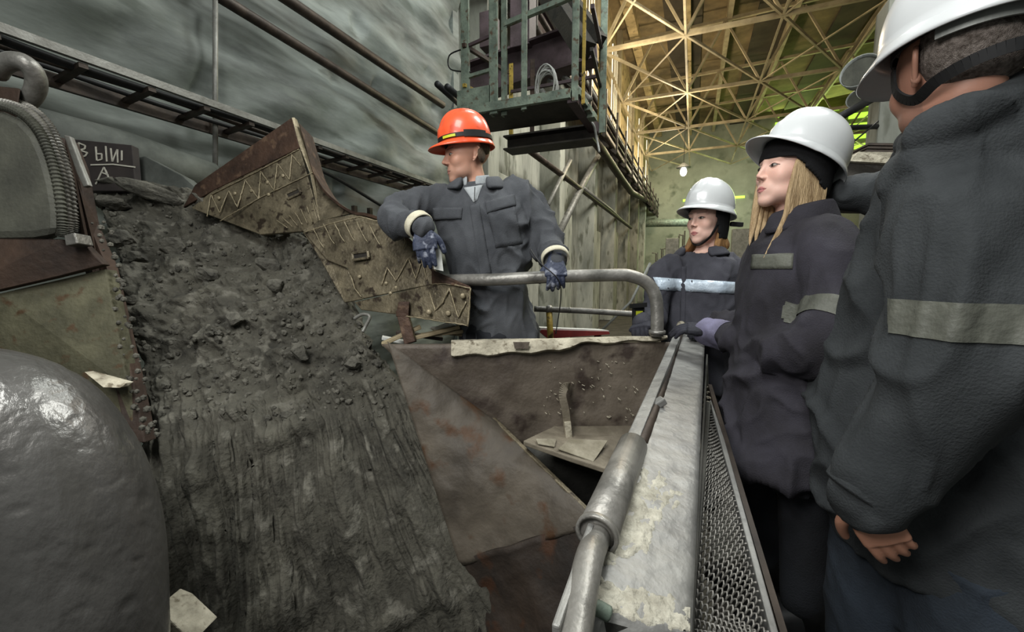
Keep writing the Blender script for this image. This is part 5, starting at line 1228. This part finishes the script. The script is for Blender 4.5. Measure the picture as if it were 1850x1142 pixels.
rs = [(P(1420, 450, D_ + .15), .08), (P(1400, 520, D_ + .2), .075), (P(1385, 590, D_ + .25), .07), (P(1330, 592, D_ + .40), .058), (P(1300, 590, D_ + .45), .05)]
jw, jwt, jwb = garment('jacket', 'jk_w', pw, [tor], [ls, rs], .008, 4, .024, 23, wsc=6.5)
Mw = headmat(P(1428, 312, D_ - .02), -CR * .97 - FH * .10 + UP * .10)
hd = head_mesh(Mw, True, 'deb5a5', 'b4696b', '6f5544', ear=False)
l1 = [(P(1430, 830, D_), .11), (Vector((P(1430, 900, D_).x, P(1430, 900, D_).y, .45)), .085), (Vector((P(1430, 900, D_).x, P(1430, 900, D_).y, .12)), .065)]
l1 = [(p + FH * .12, r) for p, r in l1]; l2 = [(p - FH * .20, r) for p, r in l1]
neck = [(P(1442, 400, D_), .065), (P(1436, 345, D_), .058)]
meshobj('body', body_mesh(hd, [tor], [rs, ls, l1, l2, neck], 'deb5a5'), M['skin'], pw)
garment('trousers', 'tr', pw, [torso_secs([(P(1425, 850, D_ - .02), .19, .16), (P(1428, 760, D_ - .02), .18, .155)], fd)], [l1, l2], .014, 4, .012, 5)
boots(pw, [(l1[-1][0], fd), (l2[-1][0], fd)])
collar(pw, P(1432, 408, D_), fd, .10, .135, .075, 'jk_w', .5)
patch(jwt, pw, 'chest_stripe', 'stripg', [(1360, 460), (1434, 458), (1432, 486), (1357, 486)], .003, 14, 4, label='dull grey reflective chest stripe')
ap, bp = P(1508, 540, D_ - .22), P(1495, 600, D_ - .24)
slice_band(jwb, pw, 'sleeve_stripe', 'stripg', P(1478, 562, D_ - .24), (ap - bp) + CR * .03, .05, lambda p: (p - P(1495, 570, D_ - .24)).length < .115)
slice_band(jwb, pw, 'sleeve_cuff', 'jk_wl', P(1292, 601, D_ + .19), (P(1285, 600, D_ + .22) - P(1370, 622, D_)), .10, lambda p: (p - P(1295, 602, D_ + .19)).length < .13, .002)
hw_, HW = helmet(Mw, 'white', pw, peak=.045, tilt=.36, off=(0, -.014, .006), sc=1.02)
hood(Mw, pw, lambda a: (.022 if abs(a) < .9 else max(-.075, .022 - (abs(a) - .9) * .085)), 0, r=(.085, .103, .100), nm='knit_hat')
b = BM()
for k in range(30):
    u = k / 29; s0 = Mw @ Vector((-.072 - .004 * math.sin(u * 3), .036 - .10 * u, -.012 - .015 * u))
    e = s0 - UP * (.27 + .03 * math.sin(k * 1.7)) - CR * (.095 - .05 * u) - FH * .015
    strand_lock(b, [s0 + UP * .03, s0.lerp(e, .25) + CR * .004, s0.lerp(e, .55) + CR * (.018 * (1 - u) + .006 * math.sin(k * 2.3)), e], .008, .006)
for k in range(5):
    u = k / 4; s0 = Mw @ Vector((.060, .055 - .06 * u, -.02)); e = s0 - UP * (.22 - .01 * k) - CR * (.06 - .02 * u) - FH * .06
    strand_lock(b, [s0 + UP * .03, s0.lerp(e, .4), e], .012, .007)
obj('hair', b, M['blond'], parent=pw, smooth=True)
Hq = handmat(P(1286, 598, D_ + .22), -CR * .95 + CF * .35 + CU * .12, UP - CF * .3)
meshobj('glove', hand_bm(Hq, 1, (.35, .35, .35, .4), .1, .98, 1.2), M['glovek'], pw)
Hq = handmat(P(1300, 590, D_ + .45), -CR * .95, UP)
meshobj('glove', hand_bm(Hq, -1, (.5, .5, .5, .5), .1, .95, 1.2), M['glovek'], pw)

# ------------------------------------------------------------------ tall man at the right, seen from behind
root = P(1780, 1000, .95); root.z = 0
pr = thing('person', root, 'tall man in dark jacket and white hard hat seen from behind at right', 'person')
D_ = .95; fd = (FH * .80 - CR * .60).normalized()
tor = torso_secs([(P(1760, 1010, D_ + .05), .26, .27), (P(1750, 900, D_ + .05), .26, .30), (P(1745, 740, D_ + .05), .25, .31), (P(1765, 560, D_ + .03), .25, .27), (P(1790, 430, D_), .26, .22), (P(1805, 320, D_), .27, .19), (P(1820, 255, D_ - .02), .23, .16), (P(1825, 195, D_ - .03), .16, .13)], fd)
ls = [(P(1745, 350, D_ - .16), .105), (P(1742, 470, D_ - .19), .108), (P(1725, 620, D_ - .20), .100), (P(1690, 720, D_ - .18), .090), (P(1640, 810, D_ - .15), .082), (P(1590, 868, D_ - .13), .072), (P(1572, 890, D_ - .12), .062)]
rs = [(P(1700, 340, D_ + .22), .085), (P(1640, 350, D_ + .32), .078), (P(1570, 350, D_ + .38), .068), (P(1530, 352, D_ + .40), .060)]
jr, jrt, jrb = garment('jacket', 'jk_r', pr, [tor], [ls, rs, [(P(1655, 325, .84), .05), (P(1730, 288, .78), .075), (P(1820, 250, .77), .09), (P(1940, 215, .80), .10)], [(P(1636, 262, .88), .024), (P(1676, 246, .79), .030), (P(1745, 214, .73), .034), (P(1830, 176, .72), .036), (P(1940, 140, .75), .038)]], .009, 4, .024, 33, wsc=5.5)
NECK = [(0, .03, -.19), .052]
Mr = headmat(P(1722, 128, D_ - .16), FH * 1.0 + CR * .10 - UP * .20, roll=0)
hd = head_mesh(Mr, False, 'a97c69', '8d5f55', '4e4036', stubble='7d6358')
l1 = [(P(1740, 1000, D_), .14), (Vector((P(1740, 1000, D_).x, P(1740, 1000, D_).y, .4)), .10), (Vector((P(1740, 1000, D_).x, P(1740, 1000, D_).y, .12)), .075)]
l2 = [(p + CR * .17 + FH * .05, r) for p, r in l1]
neck = [(P(1785, 230, D_ - .03), .08), (P(1750, 175, D_ - .10), .075)]
Hq = handmat(P(1553, 906, D_ - .13), CR * .50 - CU * .80 - CF * .1, -CF * .75 - CR * .6)
hh = hand_bm(Hq, 1, (.28, .32, .36, .42), .15, 1.0, 1.0, .03); sk = srgb('b5846d'); set_col(hh, lambda p: sk)
meshobj('body', body_mesh(hd, [tor], [rs, ls, l1, l2, neck], 'a97c69', [hh]), M['skin'], pr)
garment('trousers', 'trb', pr, [torso_secs([(P(1780, 1150, D_), .20, .16), (P(1785, 1040, D_), .215, .17), (P(1790, 960, D_), .21, .17)], fd)], [l1, l2, [(P(1610, 960, D_ + .12), .12), (P(1590, 1100, D_ + .14), .12), (P(1580, 1300, D_ + .15), .10)]], .013, 4, .012, 5)
boots(pr, [(l1[-1][0], fd), (l2[-1][0], fd)])
slice_band(jrb, pr, 'back_stripe', 'stripg', P(1720, 574, D_ - .2), (UP + CR * .01), .062, lambda p: True, cut=(CAM, CF * .897 - CR))
cuff(pr, P(1582, 872, D_ - .128), P(1560, 900, D_ - .122), .069, 'jk_r', 'sleeve_hem', .008)
hr, HR = helmet(Mr, 'white', pr, peak=.05, tilt=.12, off=(0, -.006, .012), sc=1.02)
bandstrip(HR, hr, 'rear_pad', 'shade', 2.0, 4.2, .02, .028, .098, .116)
b = BM(); ball(b, Mr @ Vector((0, -.045, .022)), .082, .074, .088, rot=Mr.to_3x3()); obj('hair', b, M['greyhair'], parent=pr, smooth=True)
b = BM(); q = [Mr @ Vector(v) for v in ((-.076, .035, .03), (-.078, .03, -.02), (-.070, .0, -.055), (-.072, -.05, -.05), (-.05, -.10, -.045), (0, -.125, -.04), (.06, -.09, -.04))]
qq = [Vector(t) for t in catmull([tuple(t) for t in q], 6)]
for a_, c_ in zip(qq, qq[1:]): bar(b, a_, c_, .020, .004, (Mr.translation - a_).normalized())
obj('strap', b, M['black'], parent=hr)
